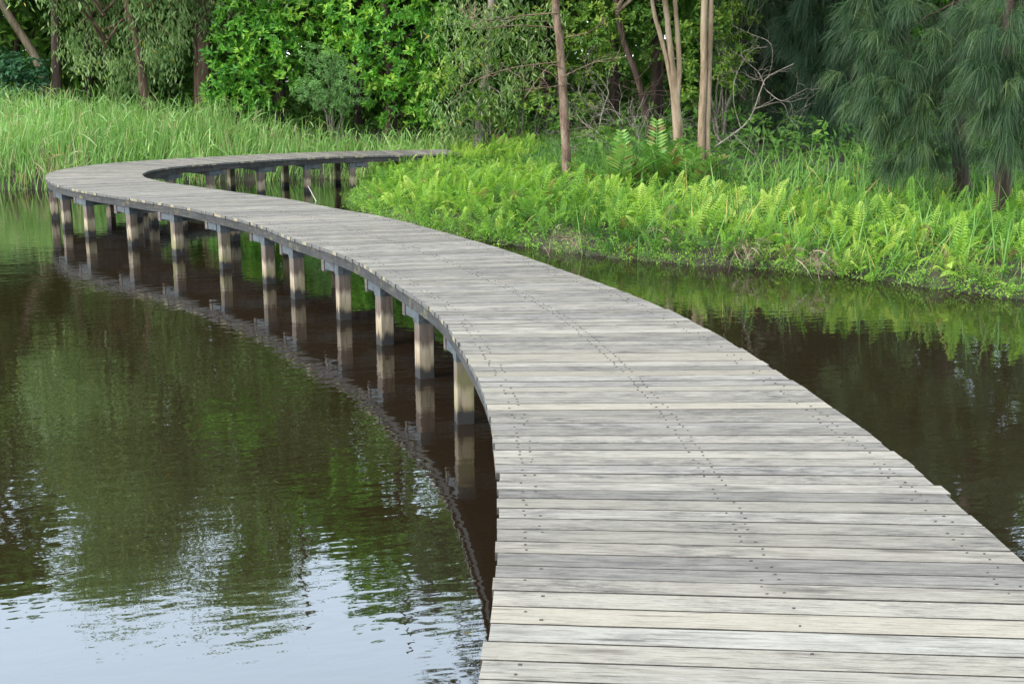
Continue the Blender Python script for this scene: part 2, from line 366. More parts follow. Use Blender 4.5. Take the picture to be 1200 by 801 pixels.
# ------------------------------------------------------------------ ground and pond
POND = np.array([(-70, 27), (-40, 24.5), (-25, 23.5), (-16, 23.0), (-12, 22.9), (-9.8, 22.95), (-8, 23.6), (-6.2, 24.6), (-4.6, 25.4), (-3.4, 25.5),
                 (-2.8, 24.6), (-2.75, 23), (-2.72, 21.2), (-2.5, 19.8), (-1.9, 18.2), (-1.2, 17.1), (-.6, 16.35), (0, 15.65), (1, 14.75), (2, 14.05),
                 (3, 13.6), (3.9, 13.05), (5.1, 11.8), (6.5, 10.6), (9, 9), (14, 6), (20, 0), (24, -10), (24, -45), (-70, -45)], float)
def shore(x, y):
    """signed distance to the water's edge, positive on land"""
    x = np.asarray(x, float); y = np.asarray(y, float)
    best = np.full(x.shape, 1e9); inside = np.zeros(x.shape, bool)
    for i in range(len(POND)):
        a, b = POND[i], POND[(i + 1) % len(POND)]
        d = b - a; t = np.clip(((x - a[0]) * d[0] + (y - a[1]) * d[1]) / (d @ d), 0, 1)
        best = np.minimum(best, np.hypot(x - a[0] - t * d[0], y - a[1] - t * d[1]))
        c = ((a[1] > y) != (b[1] > y)) & (x < (b[0] - a[0]) * (y - a[1]) / (b[1] - a[1] + 1e-12) + a[0])
        inside ^= c
    best = best + 0.10 * np.sin(x * 3.1 + np.sin(y * 2.3)) * np.exp(-best)
    return np.where(inside, -best, best)
def ground_z(x, y):
    d = shore(x, y); x = np.asarray(x, float); y = np.asarray(y, float)
    land = 0.02 + 0.20 * (1 - np.exp(-np.maximum(d, 0) / 0.18)) + 0.46 * np.clip(d / 4.5, 0, 1) + 0.012 * np.maximum(d - 4.5, 0)
    land = land + 0.05 * np.sin(x * 1.3 + 0.7) * np.sin(y * 1.1) * np.clip(d, 0, 1)
    return np.where(d > 0, land, np.maximum(-1.3, d * 0.8))
xs = np.concatenate([[-900, -500, -250, -140, -90, -70, -50, -36, -27, -20], np.arange(-15, 13, 0.25), [14, 17, 21, 26, 34, 48, 70, 110, 200, 450, 900]])
ys = np.concatenate([[-900, -450, -200, -100, -60, -40, -25, -15, -8, -3, 2, 6], np.arange(8, 31, 0.25), [32, 35, 40, 47, 57, 72, 100, 160, 300, 550, 1000]])
gx, gy = np.meshgrid(xs, ys); gz = ground_z(gx, gy)
g = Geo(); nx, ny = len(xs), len(ys)
i, j = np.meshgrid(np.arange(nx - 1), np.arange(ny - 1)); k = (j * nx + i).ravel()
g.add(np.stack([gx, gy, gz], -1).reshape(-1, 3), np.stack([k, k + 1, k + nx + 1, k + nx], 1))
tag(g.build('ground', M['ground'], None, True), 'dark soil of the pond banks and forest floor', 'ground', None, 'structure')
g = Geo(); g.add([(-75, -50, 0), (30, -50, 0), (30, 29, 0), (-75, 29, 0)], [(0, 1, 2, 3)])
tag(g.build('water', M['water']), 'dark brown rippled pond water mirroring trees and sky', 'water', None, 'structure')

# ------------------------------------------------------------------ boardwalk
PAIRS = [((565, 801), (1375, 826)), ((575, 730), (1308, 752)), ((580, 691), (1258, 711)), ((583.5, 625), (1174, 636)), ((583, 570), (1108, 576)),
         ((580.5, 530), (1052, 532)), ((574.7, 482.7), (981, 479)), ((561, 441.3), (919, 439)), ((550, 424), (893, 422)), ((524.5, 379.6), (812, 376)),
         ((501, 356), (760, 352.5)), ((470, 337), (706, 332.5)), ((443, 320), (653, 314)), ((416, 304), (607, 297.5)), ((377, 289.5), (560, 283)),
         ((338.7, 278), (520, 272)), ((310, 265), (472, 259)), ((280, 256.5), (436, 251)), ((250, 250), (402, 246)), ((220, 243), (370, 239.5)),
         ((190, 238), (340, 233)), ((160, 233.4), (304, 228.5)), ((130, 229), (264, 223.5)), ((100, 224.4), (228, 218)), ((76, 219), (197, 214)),
         ((60, 215), (178, 210.5)), ((51.4, 207), (166, 205.5))]
PL = [(-1.25, -1.5), (-.72, 0), (-.36, 1.2), (-.17, 2.2)] + [tuple(on_plane(*a, DECK_Z)[:2]) for a, b in PAIRS]
PR = [(.5, -2.1), (1.1, -.4), (1.46, .9), (1.64, 2.02)] + [tuple(on_plane(*b, DECK_Z)[:2]) for a, b in PAIRS]
BACK = [((-7.45, 19.65), (-5.93, 19.55)), ((-7.25, 20.95), (-5.78, 20.3)), ((-6.6, 21.9), (-5.45, 20.9)), ((-5.65, 22.82), (-4.72, 21.72)),
        ((-4.7, 23.65), (-3.95, 22.4)), ((-3.7, 24.25), (-3.15, 22.95)), ((-2.5, 24.65), (-2.1, 23.3)), ((-1, 25.0), (-.65, 23.65)), ((.8, 25.3), (1.1, 23.95))]
PL += [a for a, b in BACK]; PR += [b for a, b in BACK]
LR = catmull(np.hstack([np.array(PL), np.array(PR)]), 40)
mid = (LR[:, :2] + LR[:, 2:]) / 2
sarc = np.concatenate([[0], np.cumsum(np.hypot(*np.diff(mid, axis=0).T))])
S = np.linspace(0, sarc[-1], 3000); LRs = np.stack([np.interp(S, sarc, LR[:, c]) for c in range(4)], 1)
ker = np.exp(-0.5 * (np.arange(-120, 121) * (S[1] - S[0]) / 0.38) ** 2); ker /= ker.sum()
pad = np.vstack([np.repeat(LRs[:1], 120, 0), LRs, np.repeat(LRs[-1:], 120, 0)])
LRs = np.stack([np.convolve(pad[:, c], ker, 'valid') for c in range(4)], 1)
S, LRs = S[60:-60] - S[60], LRs[60:-60]
def edge(s): return np.array([np.interp(s, S, LRs[:, c]) for c in range(4)])
def across(s, u, z):
    """point on the deck line: u metres in from the left edge (negative: from the right)"""
    e = edge(s); d = e[2:] - e[:2]; w = np.hypot(*d); d = d / w
    q = e[:2] + d * u if u >= 0 else e[2:] + d * u
    return np.array([q[0], q[1], z])

boardwalk = empty('boardwalk', (0.8, 3.0, 0.0))
tag(boardwalk, 'winding weathered grey timber boardwalk on square posts over the pond', 'boardwalk')
def box8(g, c, ax, ay, az, tint=0.5):
    c, ax, ay, az = (np.asarray(q, float) for q in (c, ax, ay, az))
    v = [c + sx * ax + sy * ay + sz * az for sz in (-1, 1) for sy in (-1, 1) for sx in (-1, 1)]
    g.add(v, [(0, 2, 3, 1), (4, 5, 7, 6), (0, 1, 5, 4), (2, 6, 7, 3), (0, 4, 6, 2), (1, 3, 7, 5)], None, tint)

TH, CH = 0.031, 0.0009
def make_plank(s0, s1, mat):
    a, b = edge(s0), edge(s1)
    ends = []
    el, er = rng.normal(0, 0.0035), rng.normal(0, 0.0035)
    if rng.random() < 0.06: el += rng.uniform(-0.012, 0.012)
    if rng.random() < 0.08: er += rng.uniform(-0.02, 0.02)
    cen = (a[:2] + a[2:] + b[:2] + b[2:]) / 4
    ax = nrm(((a[2:] - a[:2]) + (b[2:] - b[:2])) / 2); ay = np.array([-ax[1], ax[0]])
    def loc(p): return np.array([(p - cen) @ ax, (p - cen) @ ay])
    c0, c1, d0, d1 = loc(a[:2]), loc(a[2:]), loc(b[:2]), loc(b[2:])
    c0[0] += el; d0[0] += el; c1[0] += er; d1[0] += er
    n = 7; dz = rng.uniform(-0.0011, 0.0011); tilt = rng.normal(0, 0.005); gap = rng.uniform(0.0036, 0.0055)
    bow = rng.normal(0, 0.0009)
    vs_ = []
    for q in range(n):
        t = q / (n - 1)
        f = c0 * (1 - t) + c1 * t; r = d0 * (1 - t) + d1 * t
        w = (r - f); wl = np.hypot(*w); w = w / wl
        f = f + w * (gap + rng.normal(0, 0.0006)); r = r - w * (gap + rng.normal(0, 0.0006))
        wob = bow * math.sin(math.pi * t) + rng.normal(0, 0.0004)
        f = f + w * wob; r = r + w * wob
        for p_, zz in ((f, -TH), (f, -CH), (f + w * CH, 0), (r - w * CH, 0), (r, -CH), (r, -TH)):
            y_off = (p_ - (f + r) / 2) @ w
            vs_.append((p_[0], p_[1], zz + dz + tilt * y_off))
    q4 = []
    for q in range(n - 1):
        for m_ in range(6):
            q4.append((q * 6 + m_, q * 6 + (m_ + 1) % 6, (q + 1) * 6 + (m_ + 1) % 6, (q + 1) * 6 + m_)[::-1])
    e_ = (n - 1) * 6
    q4 += [(0, 1, 4, 5), (1, 2, 3, 4), (e_ + 5, e_ + 4, e_ + 1, e_), (e_ + 4, e_ + 3, e_ + 2, e_ + 1)]
    gg = Geo(); gg.add(vs_, q4)
    o = gg.build('plank', mat)
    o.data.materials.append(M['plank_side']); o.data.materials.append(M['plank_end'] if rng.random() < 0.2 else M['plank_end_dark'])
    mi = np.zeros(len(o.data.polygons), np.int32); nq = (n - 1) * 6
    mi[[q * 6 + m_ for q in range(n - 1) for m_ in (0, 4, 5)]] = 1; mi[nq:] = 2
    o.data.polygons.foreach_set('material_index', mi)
    o.parent = boardwalk
    o.location = (cen[0] - boardwalk.location.x, cen[1] - boardwalk.location.y, DECK_Z)
    o.rotation_euler = (0, 0, math.atan2(ax[1], ax[0]))
    return o
def s_near(p):
    m_ = (LRs[:, :2] + LRs[:, 2:]) / 2
    return S[np.argmin(np.hypot(m_[:, 0] - p[0], m_[:, 1] - p[1]))]
def s_left(px):   # arc position where the left edge passes a pixel
    p = on_plane(*px, DECK_Z); return S[np.argmin(np.hypot(LRs[:, 0] - p[0], LRs[:, 1] - p[1]))]
s_new = s_left((580, 691))
s_tan = [s_left(q) for q in ((549, 420), (557, 436), (567, 458), (575, 478), (578, 718))]
plank_edges = [s_new]
while plank_edges[-1] > s_near((0.5, 0.9)): plank_edges.append(plank_edges[-1] - rng.uniform(0.110, 0.118))
plank_edges = plank_edges[::-1]
while plank_edges[-1] < s_near((-1.2, 24.3)): plank_edges.append(plank_edges[-1] + rng.uniform(0.098, 0.118))
screws = Geo(); n_planks = 0; far_planks = []
for a, b in zip(plank_edges[:-1], plank_edges[1:]):
    mid_s = (a + b) / 2
    if any(abs(mid_s - q) < 0.06 for q in s_tan): mt = M['plank_tan']
    elif mid_s < s_new: mt = M['plank_new']
    elif rng.random() < 0.12: mt = M['plank_new']
    else: mt = M['plank']
    n_planks += 1
    if n_planks <= 300: make_plank(a, b, mt)
    else: far_planks.append(make_plank(a, b, M['plank']))
    if mid_s < s_near((-3, 14)):
        for u in (0.13, 'mid', -0.13):
            for fs in (0.27, 0.73):
                for du in (-0.026, 0.026):
                    if rng.random() < ((0.2 if u == 'mid' else 0.45) if mid_s > s_new else 0.75): continue
                    s_ = a + (b - a) * fs + rng.normal(0, 0.004)
                    e_ = edge(s_); wd = np.hypot(*(e_[2:] - e_[:2]))
                    uu = (wd / 2 if u == 'mid' else u) + du + rng.normal(0, 0.005)
                    c = across(s_, uu, DECK_Z + 0.0042)
                    ang = np.arange(6) / 6 * 2 * math.pi; r_ = rng.uniform(0.0012, 0.0021)
                    ring = c + np.stack([np.cos(ang) * r_ * 3.0, np.sin(ang) * r_, 0 * ang], 1)
                    low = ring.copy(); low[:, 2] -= 0.008
                    vv = np.vstack([ring, low])
                    q_ = [(z, (z + 5) % 6, (z + 5) % 6 + 6, z + 6) for z in range(6)]
                    screws.add(vv, q_ + [(0, 1, 2, 3), (0, 3, 4, 5)])
if far_planks:
    gg = Geo()
    for o in far_planks:
        rz = Matrix.Rotation(o.rotation_euler.z, 4, 'Z'); off_ = Vector(o.location) + Vector(boardwalk.location)
        me = o.data; v_ = np.array([(rz @ v.co) + off_ for v in me.vertices])
        gg.add(v_, [tuple(p.vertices) for p in me.polygons]); bpy.data.objects.remove(o); bpy.data.meshes.remove(me)
    tag(part_of(gg.build('far_planks', M['plank']), boardwalk), kind='stuff')
tag(part_of(screws.build('screws', M['screw']), boardwalk), kind='stuff')

# frames: posts, bearers, brackets, every 1.15 m
FEET = [(551, 494), (504, 441), (456, 403), (402.5, 374), (353.5, 349), (302, 333), (249, 316), (194.5, 301), (140, 290), (94, 278), (73, 268.5)]
bays = []
for px in FEET:
    p_ = on_plane(*px, 0.0); e_ = LRs; d_ = nrm(e_[:, 2:] - e_[:, :2]); q_ = e_[:, :2] + d_ * 0.115
    bays.append(S[np.argmin(np.hypot(q_[:, 0] - p_[0], q_[:, 1] - p_[1]))])
bays = sorted(bays)
bays.insert(0, bays[0] - 2.3)
while bays[0] > 1.6: bays.insert(0, bays[0] - 1.15)
far = [(308, 229), (362, 225), (414.5, 222)]; fs = []
for px in far:
    p_ = on_plane(*px, 0.0); q_ = LRs[:, 2:] - nrm(LRs[:, 2:] - LRs[:, :2]) * 0.115; dd_ = np.hypot(q_[:, 0] - p_[0], q_[:, 1] - p_[1]); dd_[S < bays[-1] + 0.5] = 99
    fs.append(S[np.argmin(dd_)])
n_gap = max(1, int(round((fs[0] - bays[-1]) / 1.15)))
bays += [bays[-1] + (fs[0] - bays[-1]) * (k + 1) / n_gap for k in range(n_gap - 1)] + fs
while bays[-1] < s_near((-1.6, 24.2)): bays.append(bays[-1] + 1.15)
print('bays', [round(float(q), 2) for q in np.diff(bays)])
RIM, RIM_T, INSET = 0.088, 0.04, 0.10
zr = DECK_Z - TH - 0.004
for s_ in bays:
    e_ = edge(s_); tg = edge(s_ + 0.4) - edge(s_ - 0.4); tg = tg[:2] + tg[2:]; ax2 = nrm(np.array([tg[1], -tg[0]])); ax3 = np.array([ax2[0], ax2[1], 0]); ay3 = np.array([-ax2[1], ax2[0], 0]); up = np.array([0, 0, 1.0])
    wd = np.hypot(*(e_[2:] - e_[:2]))
    bz = zr - RIM - 0.004
    for side in (1, -1):
        c = across(s_, side * INSET, 0)
        zb = min(float(ground_z(c[0], c[1])) - 0.15, -0.3)
        top = bz - 0.012
        rot = rng.normal(0, 0.06); tw = 0.055 * rng.uniform(0.95, 1.06)
        fx = ax3 * math.cos(rot) + ay3 * math.sin(rot); fy = -ax3 * math.sin(rot) + ay3 * math.cos(rot)
        gg = Geo(); ch = 0.004
        sec = [(-tw, -tw + ch), (-tw + ch, -tw), (tw - ch, -tw), (tw, -tw + ch), (tw, tw - ch), (tw - ch, tw), (-tw + ch, tw), (-tw, tw - ch)]
        zz = [zb, 0.0, 0.2, top]
        vv = [c + fx * p_[0] + fy * p_[1] + up * z_ for z_ in zz for p_ in sec]
        q_ = [(r * 8 + m_, r * 8 + (m_ + 1) % 8, r * 8 + 8 + (m_ + 1) % 8, r * 8 + 8 + m_) for r in range(3) for m_ in range(8)]
        gg.add(vv, q_ + [(24, 25, 26, 27), (24, 27, 28, 31), (28, 29, 30, 31)])
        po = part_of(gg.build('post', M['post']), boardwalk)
        # galvanised sleeve plates on the post head, with bolts
        gg = Geo(); ph = 0.056; k_ = tw + 0.004
        ring = [(-k_, -k_), (k_, -k_), (k_, k_), (-k_, k_)]
        vv = [c + fx * p_[0] + fy * p_[1] + up * z_ for z_ in (top - 2 * ph + 0.03, top + 0.012) for p_ in ring]
        gg.add(vv, [(m_, (m_ + 1) % 4, (m_ + 1) % 4 + 4, m_ + 4) for m_ in range(4)] + [(4, 5, 6, 7)])
        br = part_of(gg.build('bracket', M['bracket']), po)
        gg = Geo()
        for dy in (-1, 1):
            for dx in (-0.024, 0.024):
                box8(gg, c + fy * dy * (tw + 0.010) + fx * dx + up * (top - ph + 0.012 + dx * 0.4), fx * 0.007, fy * 0.005, up * 0.007)
        tag(part_of(gg.build('bolts', M['screw']), po), kind='stuff')
    # bearer across just beyond the posts; corbel pieces run from the post head to its end block
    gg = Geo(); c = (across(s_ + 0.17, 0.06, bz - 0.052) + across(s_ + 0.17, -0.06, bz - 0.052)) / 2
    e2 = edge(s_ + 0.17); wd2 = np.hypot(*(e2[2:] - e2[:2])); a2 = np.append(nrm(e2[2:] - e2[:2]), 0); b2 = np.array([-a2[1], a2[0], 0])
    box8(gg, c, a2 * (wd2 / 2 - 0.09), b2 * 0.035, up * 0.05)
    part_of(gg.build('bearer', M['bearer']), boardwalk)
    for side in (1, -1):
        gg = Geo(); q0 = across(s_ + 0.077, side * 0.075, bz - 0.04); q1 = across(s_ + 0.25, side * 0.06, bz - 0.04)
        dr = nrm(q1 - q0); box8(gg, (q0 + q1) / 2, dr * np.linalg.norm(q1 - q0) / 2, np.cross(up, dr) * 0.03, up * 0.038)
        part_of(gg.build('corbel', M['bracket']), boardwalk)
        gg = Geo(); h_ = rng.uniform(0.045, 0.06)
        c = across(s_ + 0.285, side * 0.055, bz - h_ + 0.012)
        box8(gg, c, ax3 * 0.034, ay3 * 0.032, up * h_)
        part_of(gg.build('bearer_end_block', M['stub']), boardwalk)
# rim boards between the frames and inner joists
for s_a, s_b in zip(bays[:-1], bays[1:]):
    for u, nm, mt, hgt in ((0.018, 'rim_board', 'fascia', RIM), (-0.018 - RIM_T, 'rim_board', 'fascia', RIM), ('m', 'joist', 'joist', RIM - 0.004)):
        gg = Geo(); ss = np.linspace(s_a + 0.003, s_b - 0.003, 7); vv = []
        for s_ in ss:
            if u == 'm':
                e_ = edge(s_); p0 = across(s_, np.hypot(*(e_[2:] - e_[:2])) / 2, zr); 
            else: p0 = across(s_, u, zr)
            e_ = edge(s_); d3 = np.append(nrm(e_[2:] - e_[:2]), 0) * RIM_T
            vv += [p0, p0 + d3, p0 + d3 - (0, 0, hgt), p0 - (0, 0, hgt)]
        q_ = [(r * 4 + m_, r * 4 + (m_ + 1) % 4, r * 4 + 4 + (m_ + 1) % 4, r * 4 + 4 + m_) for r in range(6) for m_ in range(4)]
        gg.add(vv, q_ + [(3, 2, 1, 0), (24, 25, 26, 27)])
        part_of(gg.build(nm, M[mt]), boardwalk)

# ------------------------------------------------------------------ plants: shared generators
def lobe_points(c, r, n, front=0.62, shell=0.3):
    d = rand_dirs(n); flip = (rng.random(n) < (front - 0.5) * 2) & (d[:, 1] > 0); d[flip, 1] *= -1
    rr = (shell + (1 - shell) * rng.random(n)) ** 0.5
    lump = 1 + 0.18 * np.sin(d[:, 0] * 5 + c[0] * 3) * np.sin(d[:, 2] * 6 + c[1])
    return np.asarray(c) + d * np.asarray(r) * (rr * lump)[:, None], d
def rosettes(g, c, axis, n, L, W, t0, spread=(0.7, 1.6), jit=0.25, tv=0.22):
    m = len(c); a = np.repeat(nrm(axis), n, 0); base = np.repeat(c, n, 0)
    p = nrm(np.cross(a, rand_dirs(m * n))); al = rng.uniform(*spread, m * n)[:, None]
    d = a * np.cos(al) + p * np.sin(al); d[:, 2] -= rng.uniform(0, 0.25, m * n)
    base = base + d * 0.01 + rng.normal(0, 0.02, base.shape)
    s = rng.uniform(0.65, 1.2, m * n)
    t = np.clip(np.repeat(t0, n) + rng.normal(0, tv, m * n) * 0.7, 0, 1)
    leaves(g, base, d, a + rng.normal(0, jit, a.shape), L * s, W * s, t)
def hanging(g, c, n, L, W, t0, spread=0.55, reach=0.22):
    m = len(c); base = np.repeat(c, n, 0) + rng.normal(0, reach, (m * n, 3)) * (1, 1, 1.15)
    d = rng.normal(0, spread, (m * n, 3)); d[:, 2] = -1
    s = rng.uniform(0.6, 1.25, m * n)
    t = np.clip(np.repeat(t0, n) + rng.normal(0, 0.2, m * n), 0, 0.93); t[rng.random(m * n) < 0.006] = 1.0
    leaves(g, base, d, rand_dirs(m * n), L * s, W * s, t, 0.1)
def plumes(g, c, out, n, L, W, t0):
    """drooping she-oak tufts: strands sweep out along a twig and hang"""
    m = len(c); o = np.repeat(nrm(out), n, 0); b = np.repeat(c, n, 0)
    along = rng.random(m * n)[:, None] * 0.24
    base = b + o * along + rng.normal(0, 0.02, b.shape)
    d = o * 0.75 + rng.normal(0, 0.36, b.shape); d[:, 2] -= 0.30
    t = np.clip(np.repeat(t0, n) + rng.normal(0, 0.16, m * n), 0, 1)
    blades(g, base, d, L * rng.uniform(0.6, 1.2, m * n), np.full(m * n, W), rng.uniform(0.4, 0.95, m * n), t, 3)
def limb(g, a, b, r0, r1, sag=0.1, kink=0.06, sides=5, n=7, tint=0.5):
    a, b = np.asarray(a, float), np.asarray(b, float); L = np.linalg.norm(b - a)
    t = np.linspace(0, 1, n)[:, None]
    p = a + (b - a) * t; p[:, 2] += (np.sin(t[:, 0] * math.pi) * sag * L)
    p[1:-1] += rng.normal(0, kink * L / 3, (n - 2, 3)); tube(g, p, [r0, r1], sides, tint, 0.05)
    return p
def twig_fan(g, a, d, L, r, depth, spread=0.6, sides=4, n=3, up=0.1):
    """bare forking twigs"""
    d = nrm(np.asarray(d, float)); seg = [np.asarray(a, float)]; dd = d.copy()
    for q in range(4):
        dd = nrm(dd + rng.normal(0, 0.22, 3) + np.array([0, 0, up * 0.3])); seg.append(seg[-1] + dd * L / 4)
    tube(g, catmull(seg, 3), [r, r * 0.55], sides, rng.random(), 0.05)
    if depth > 0:
        for q in range(n):
            st = seg[rng.integers(1, 5)]
            twig_fan(g, st, nrm(dd + rng.normal(0, spread, 3)), L * rng.uniform(0.5, 0.8), r * 0.55, depth - 1, spread, sides, n, up)

class Tree:
    """a trunk (with limbs) and a crown, each one mesh under an Empty at the foot"""
    def __init__(self, name, foot, label, cat='tree', group=None):
        self.o = empty(name, tuple(foot)); tag(self.o, label, cat, group); self.trunk = Geo(); self.crown = Geo(); self.extra = []
    def stem(self, pts, radii, sides=9): p = catmull(pts, 5); tube(self.trunk, p, radii, sides, 0.5, 0.04); return p
    def done(self, bark, leaf, crown_name='crown'):
        part_of(self.trunk.build('trunk', M[bark], None, True), self.o)
        if self.crown.n: part_of(self.crown.build(crown_name, M[leaf]), self.o)
        return self.o
def foot(x, Y, px=True):
    X = at(x, 150, Y)[0] if px else x
    return np.array([X, Y, float(ground_z(X, Y)) - 0.05])
def high_crown(T, top_of, zlo, zhi_, rad, nl, leaf=0.2, kind='broad', dens=66, cx=0, cy=0):
    """the part of a crown above the picture frame (seen in the water, and shading what is below)"""
    for q in range(nl):
        zhi = zlo + 0.84 * (zhi_ - zlo); z = rng.uniform(zlo, zhi); f = 1 - 0.55 * ((z - zlo) / max(zhi - zlo, 0.1)) ** 1.6
        an = rng.random() * 6.283; rr = rad * f * rng.uniform(0.25, 1.0)
        c = np.array([top_of[0] + cx + math.cos(an) * rr, top_of[1] + cy + math.sin(an) * rr, z])
        r = rng.uniform(0.55, 1.05)
        limb(T.trunk, (top_of[0], top_of[1], max(z - rr * 0.7, 2.0)), c, 0.035, 0.012, 0.05)
        p, d = lobe_points(c, (r, r, r * 0.7), dens, 0.5)
        t0 = rng.uniform(0.2, 0.7, len(p))
        if kind == 'broad': rosettes(T.crown, p, d + (0, 0, 0.6), 10, leaf, leaf * 0.55, t0)
        elif kind == 'hang': hanging(T.crown, p, 10, leaf, leaf * 0.32, t0, 0.5, 0.3)
        else: plumes(T.crown, p, d * (1, 1, 0.4), 26, leaf * 2.2, 0.02, t0)

# ------------------------------------------------------------------ trees along the far bank (left to right)
def trunk_px(T, pts, Y, r, zext, lean=0.0, sides=9):
    """trunk through pixels at distance Y, from the ground, then on up to height zext"""
    P = [at(x, y, Y) for x, y in pts]
    b = P[0].copy(); b[2] = float(ground_z(b[0], b[1])) - 0.15
    d = nrm(P[-1] - P[-2]); d[0] = d[0] * 0.5 + lean; d = d / d[2]
    P = [b] + [q for q in P if q[2] > b[2] + 0.25]
    z = P[-1][2]; last = P[-1]; zext = z + 0.82 * (zext - z)
    for q in (0.35, 0.7, 1.0): P.append(last + d * (zext - z) * q + rng.normal(0, 0.08, 3) * (1, 1, 0))
    return T.stem(P, [r * 1.25, r, r * 0.85, r * 0.35], sides), P[-1]

T = Tree('leaning_tree', foot(61, 31), 'slender tan trunk leaning far over the reeds beside a straight dark trunk')
p, tp = trunk_px(T, [(61, 125), (45, 75), (30, 48), (0, 0)], 31, 0.11, 8.5)
high_crown(T, tp, 4.6, 9.6, 1.8, 20, 0.16, 'hang')
T.done('bark_pale', 'gum')

T = Tree('straight_tree', foot(67, 29.6), 'straight dark brown trunk rising from the reeds near a leaning tan one')
p, tp = trunk_px(T, [(67, 125), (66, 60), (65, 0)], 29.6, 0.12, 11)
high_crown(T, tp, 5, 12.4, 2.2, 30, 0.18, 'hang')
T.done('bark_dark', 'gum')

T = Tree('weeping_tree', foot(168, 28.7), 'weeping tree with red brown trunk and curtains of dangling pale leaves')
p, tp = trunk_px(T, [(170, 125), (163, 60), (148, 0)], 28.7, 0.10, 10)
for (x, y, r) in [(95, 15, .75), (110, 50, .7), (125, 20, .8), (120, 85, .6), (145, 60, .7), (175, 40, .8), (190, 15, .8), (198, 62, .65), (185, 92, .5), (150, 100, .45), (215, 10, .6), (155, 15, .8), (85, 60, .45)]:
    c = at(x, y, 29.0 + rng.uniform(-0.5, 0.8))
    limb(T.trunk, at(158, min(y, 40) - 40, 30), c + (0, 0, 0.4), 0.035, 0.01, 0.12)
    q, d = lobe_points(c, (r, r * 0.8, r * 0.9), int(34 * r * r + 9))
    hanging(T.crown, q, 15, 0.15, 0.038, rng.uniform(0.25, 0.9, len(q)), 0.45, 0.11)
high_crown(T, tp, 4.5, 12, 3.0, 42, 0.18, 'hang')
T.done('bark_red', 'gum')

T = Tree('thick_tree', foot(237, 29.5), 'thick red brown trunk with a crooked limb beside the bright leafy tree')
p, tp = trunk_px(T, [(238, 132), (237, 60), (243, 0)], 29.5, 0.2, 11)
tube(T.trunk, catmull([at(238, 42, 29.5), at(230, 33, 29.4), at(221, 28, 29.3), at(213, 14, 29.2), at(211, -10, 29.2)], 4), [0.11, 0.07], 7)
tube(T.trunk, catmull([at(234, 95, 29.5), at(229, 60, 29.3), at(226, 45, 29.3)], 4), [0.06, 0.03], 6)
for (x, y, r) in [(225, 2, .4), (262, 4, .5), (205, 50, .4), (252, 30, .3)]:
    q, d = lobe_points(at(x, y, 29.2), (r, r * 0.8, r), int(55 * r * r + 16)); hanging(T.crown, q, 9, 0.14, 0.034, rng.uniform(0.2, 0.8, len(q)), 0.5, 0.12)
high_crown(T, tp, 4.5, 13, 3.0, 42, 0.18, 'hang')
T.done('bark_red', 'gum')

T = Tree('teal_shrub', foot(18, 29.5), 'dark bluish green broad leaved shrub under the leaning trunk', 'shrub')
for (x, y, r) in [(5, 82, .55), (28, 78, .5), (18, 98, .5), (40, 92, .35), (-15, 70, .7), (45, 108, .35)]:
    c = at(x, y, 29.5); limb(T.trunk, foot(18, 29.5), c, 0.03, 0.012)
    q, d = lobe_points(c, (r, r, r * 0.7), int(110 * r * r + 15)); rosettes(T.crown, q, d * 0.5 + (0, -0.2, 0.8), 6, 0.15, 0.085, rng.uniform(0.2, 0.9, len(q)))
T.done('bark_dark', 'teal')

def broad_tree(name, base, label, lobes, Y, zhi, L=0.15, leaf='broad', dens=66, nup=26, rad=2.6):
    T = Tree(name, foot(*base), label)
    f = foot(*base); tp = f + (0.2, 0.2, zhi)
    T.stem([f - (0, 0, 0.1), f + (0.1, 0, 1.5), f + (-0.05, 0.2, 4), tp], [0.16, 0.13, 0.1, 0.03])
    for (x, y, r, dy) in lobes:
        c = at(x, y, Y + dy); limb(T.trunk, f + (0, 0, min(max(c[2] * 0.55, 0.3), 3)), c, 0.04, 0.012, 0.04)
        q, d = lobe_points(c, (r, r * 0.85, r * 0.85), int(dens * r * r * 2.0))
        t0 = np.clip(rng.normal(0.55, 0.2, len(q)) + 0.1 * rng.normal(), 0, 1)
        rosettes(T.crown, q, d + (0, -0.25, 0.55), 9, L, L * 0.42, t0)
    if nup: high_crown(T, tp, 4.4, zhi, rad, nup, 0.2, 'broad', 66)
    return T.done('bark_dark', leaf)
broad_tree('broadleaf_tree', (325, 29), 'bright green broad leaved tree next to the thick red brown trunk',
           [(285, 25, .75, 0), (318, 8, .7, .3), (262, 62, .5, -.2), (290, 70, .65, 0), (322, 50, .6, -.3), (350, 22, .7, .1), (262, 105, .5, .1), (292, 112, .5, 0), (330, 88, .55, .2), (345, 60, .5, .5), (275, 90, .5, -.3), (312, 120, .4, .2), (250, 122, .35, .2), (380, 5, .6, .5)], 28.2, 11)
broad_tree('broadleaf_tree', (455, 28.5), 'bright green broad leaved tree leaning over a grey green rounded bush',
           [(415, 22, .7, .3), (440, 50, .65, 0), (470, 15, .7, .1), (462, 80, .55, -.1), (500, 40, .6, .3), (488, 66, .55, .0), (432, 88, .45, .2), (500, 98, .5, .1), (470, 112, .45, .2), (512, 12, .6, .4), (490, 130, .4, 0), (510, 140, .35, .1), (400, 48, .5, .6), (445, 112, .35, .3), (455, 140, .25, .3)], 27.4, 12)
T = Tree('rounded_bush', foot(392, 27.4), 'rounded grey green fine leaved bush standing between two bright trees', 'bush')
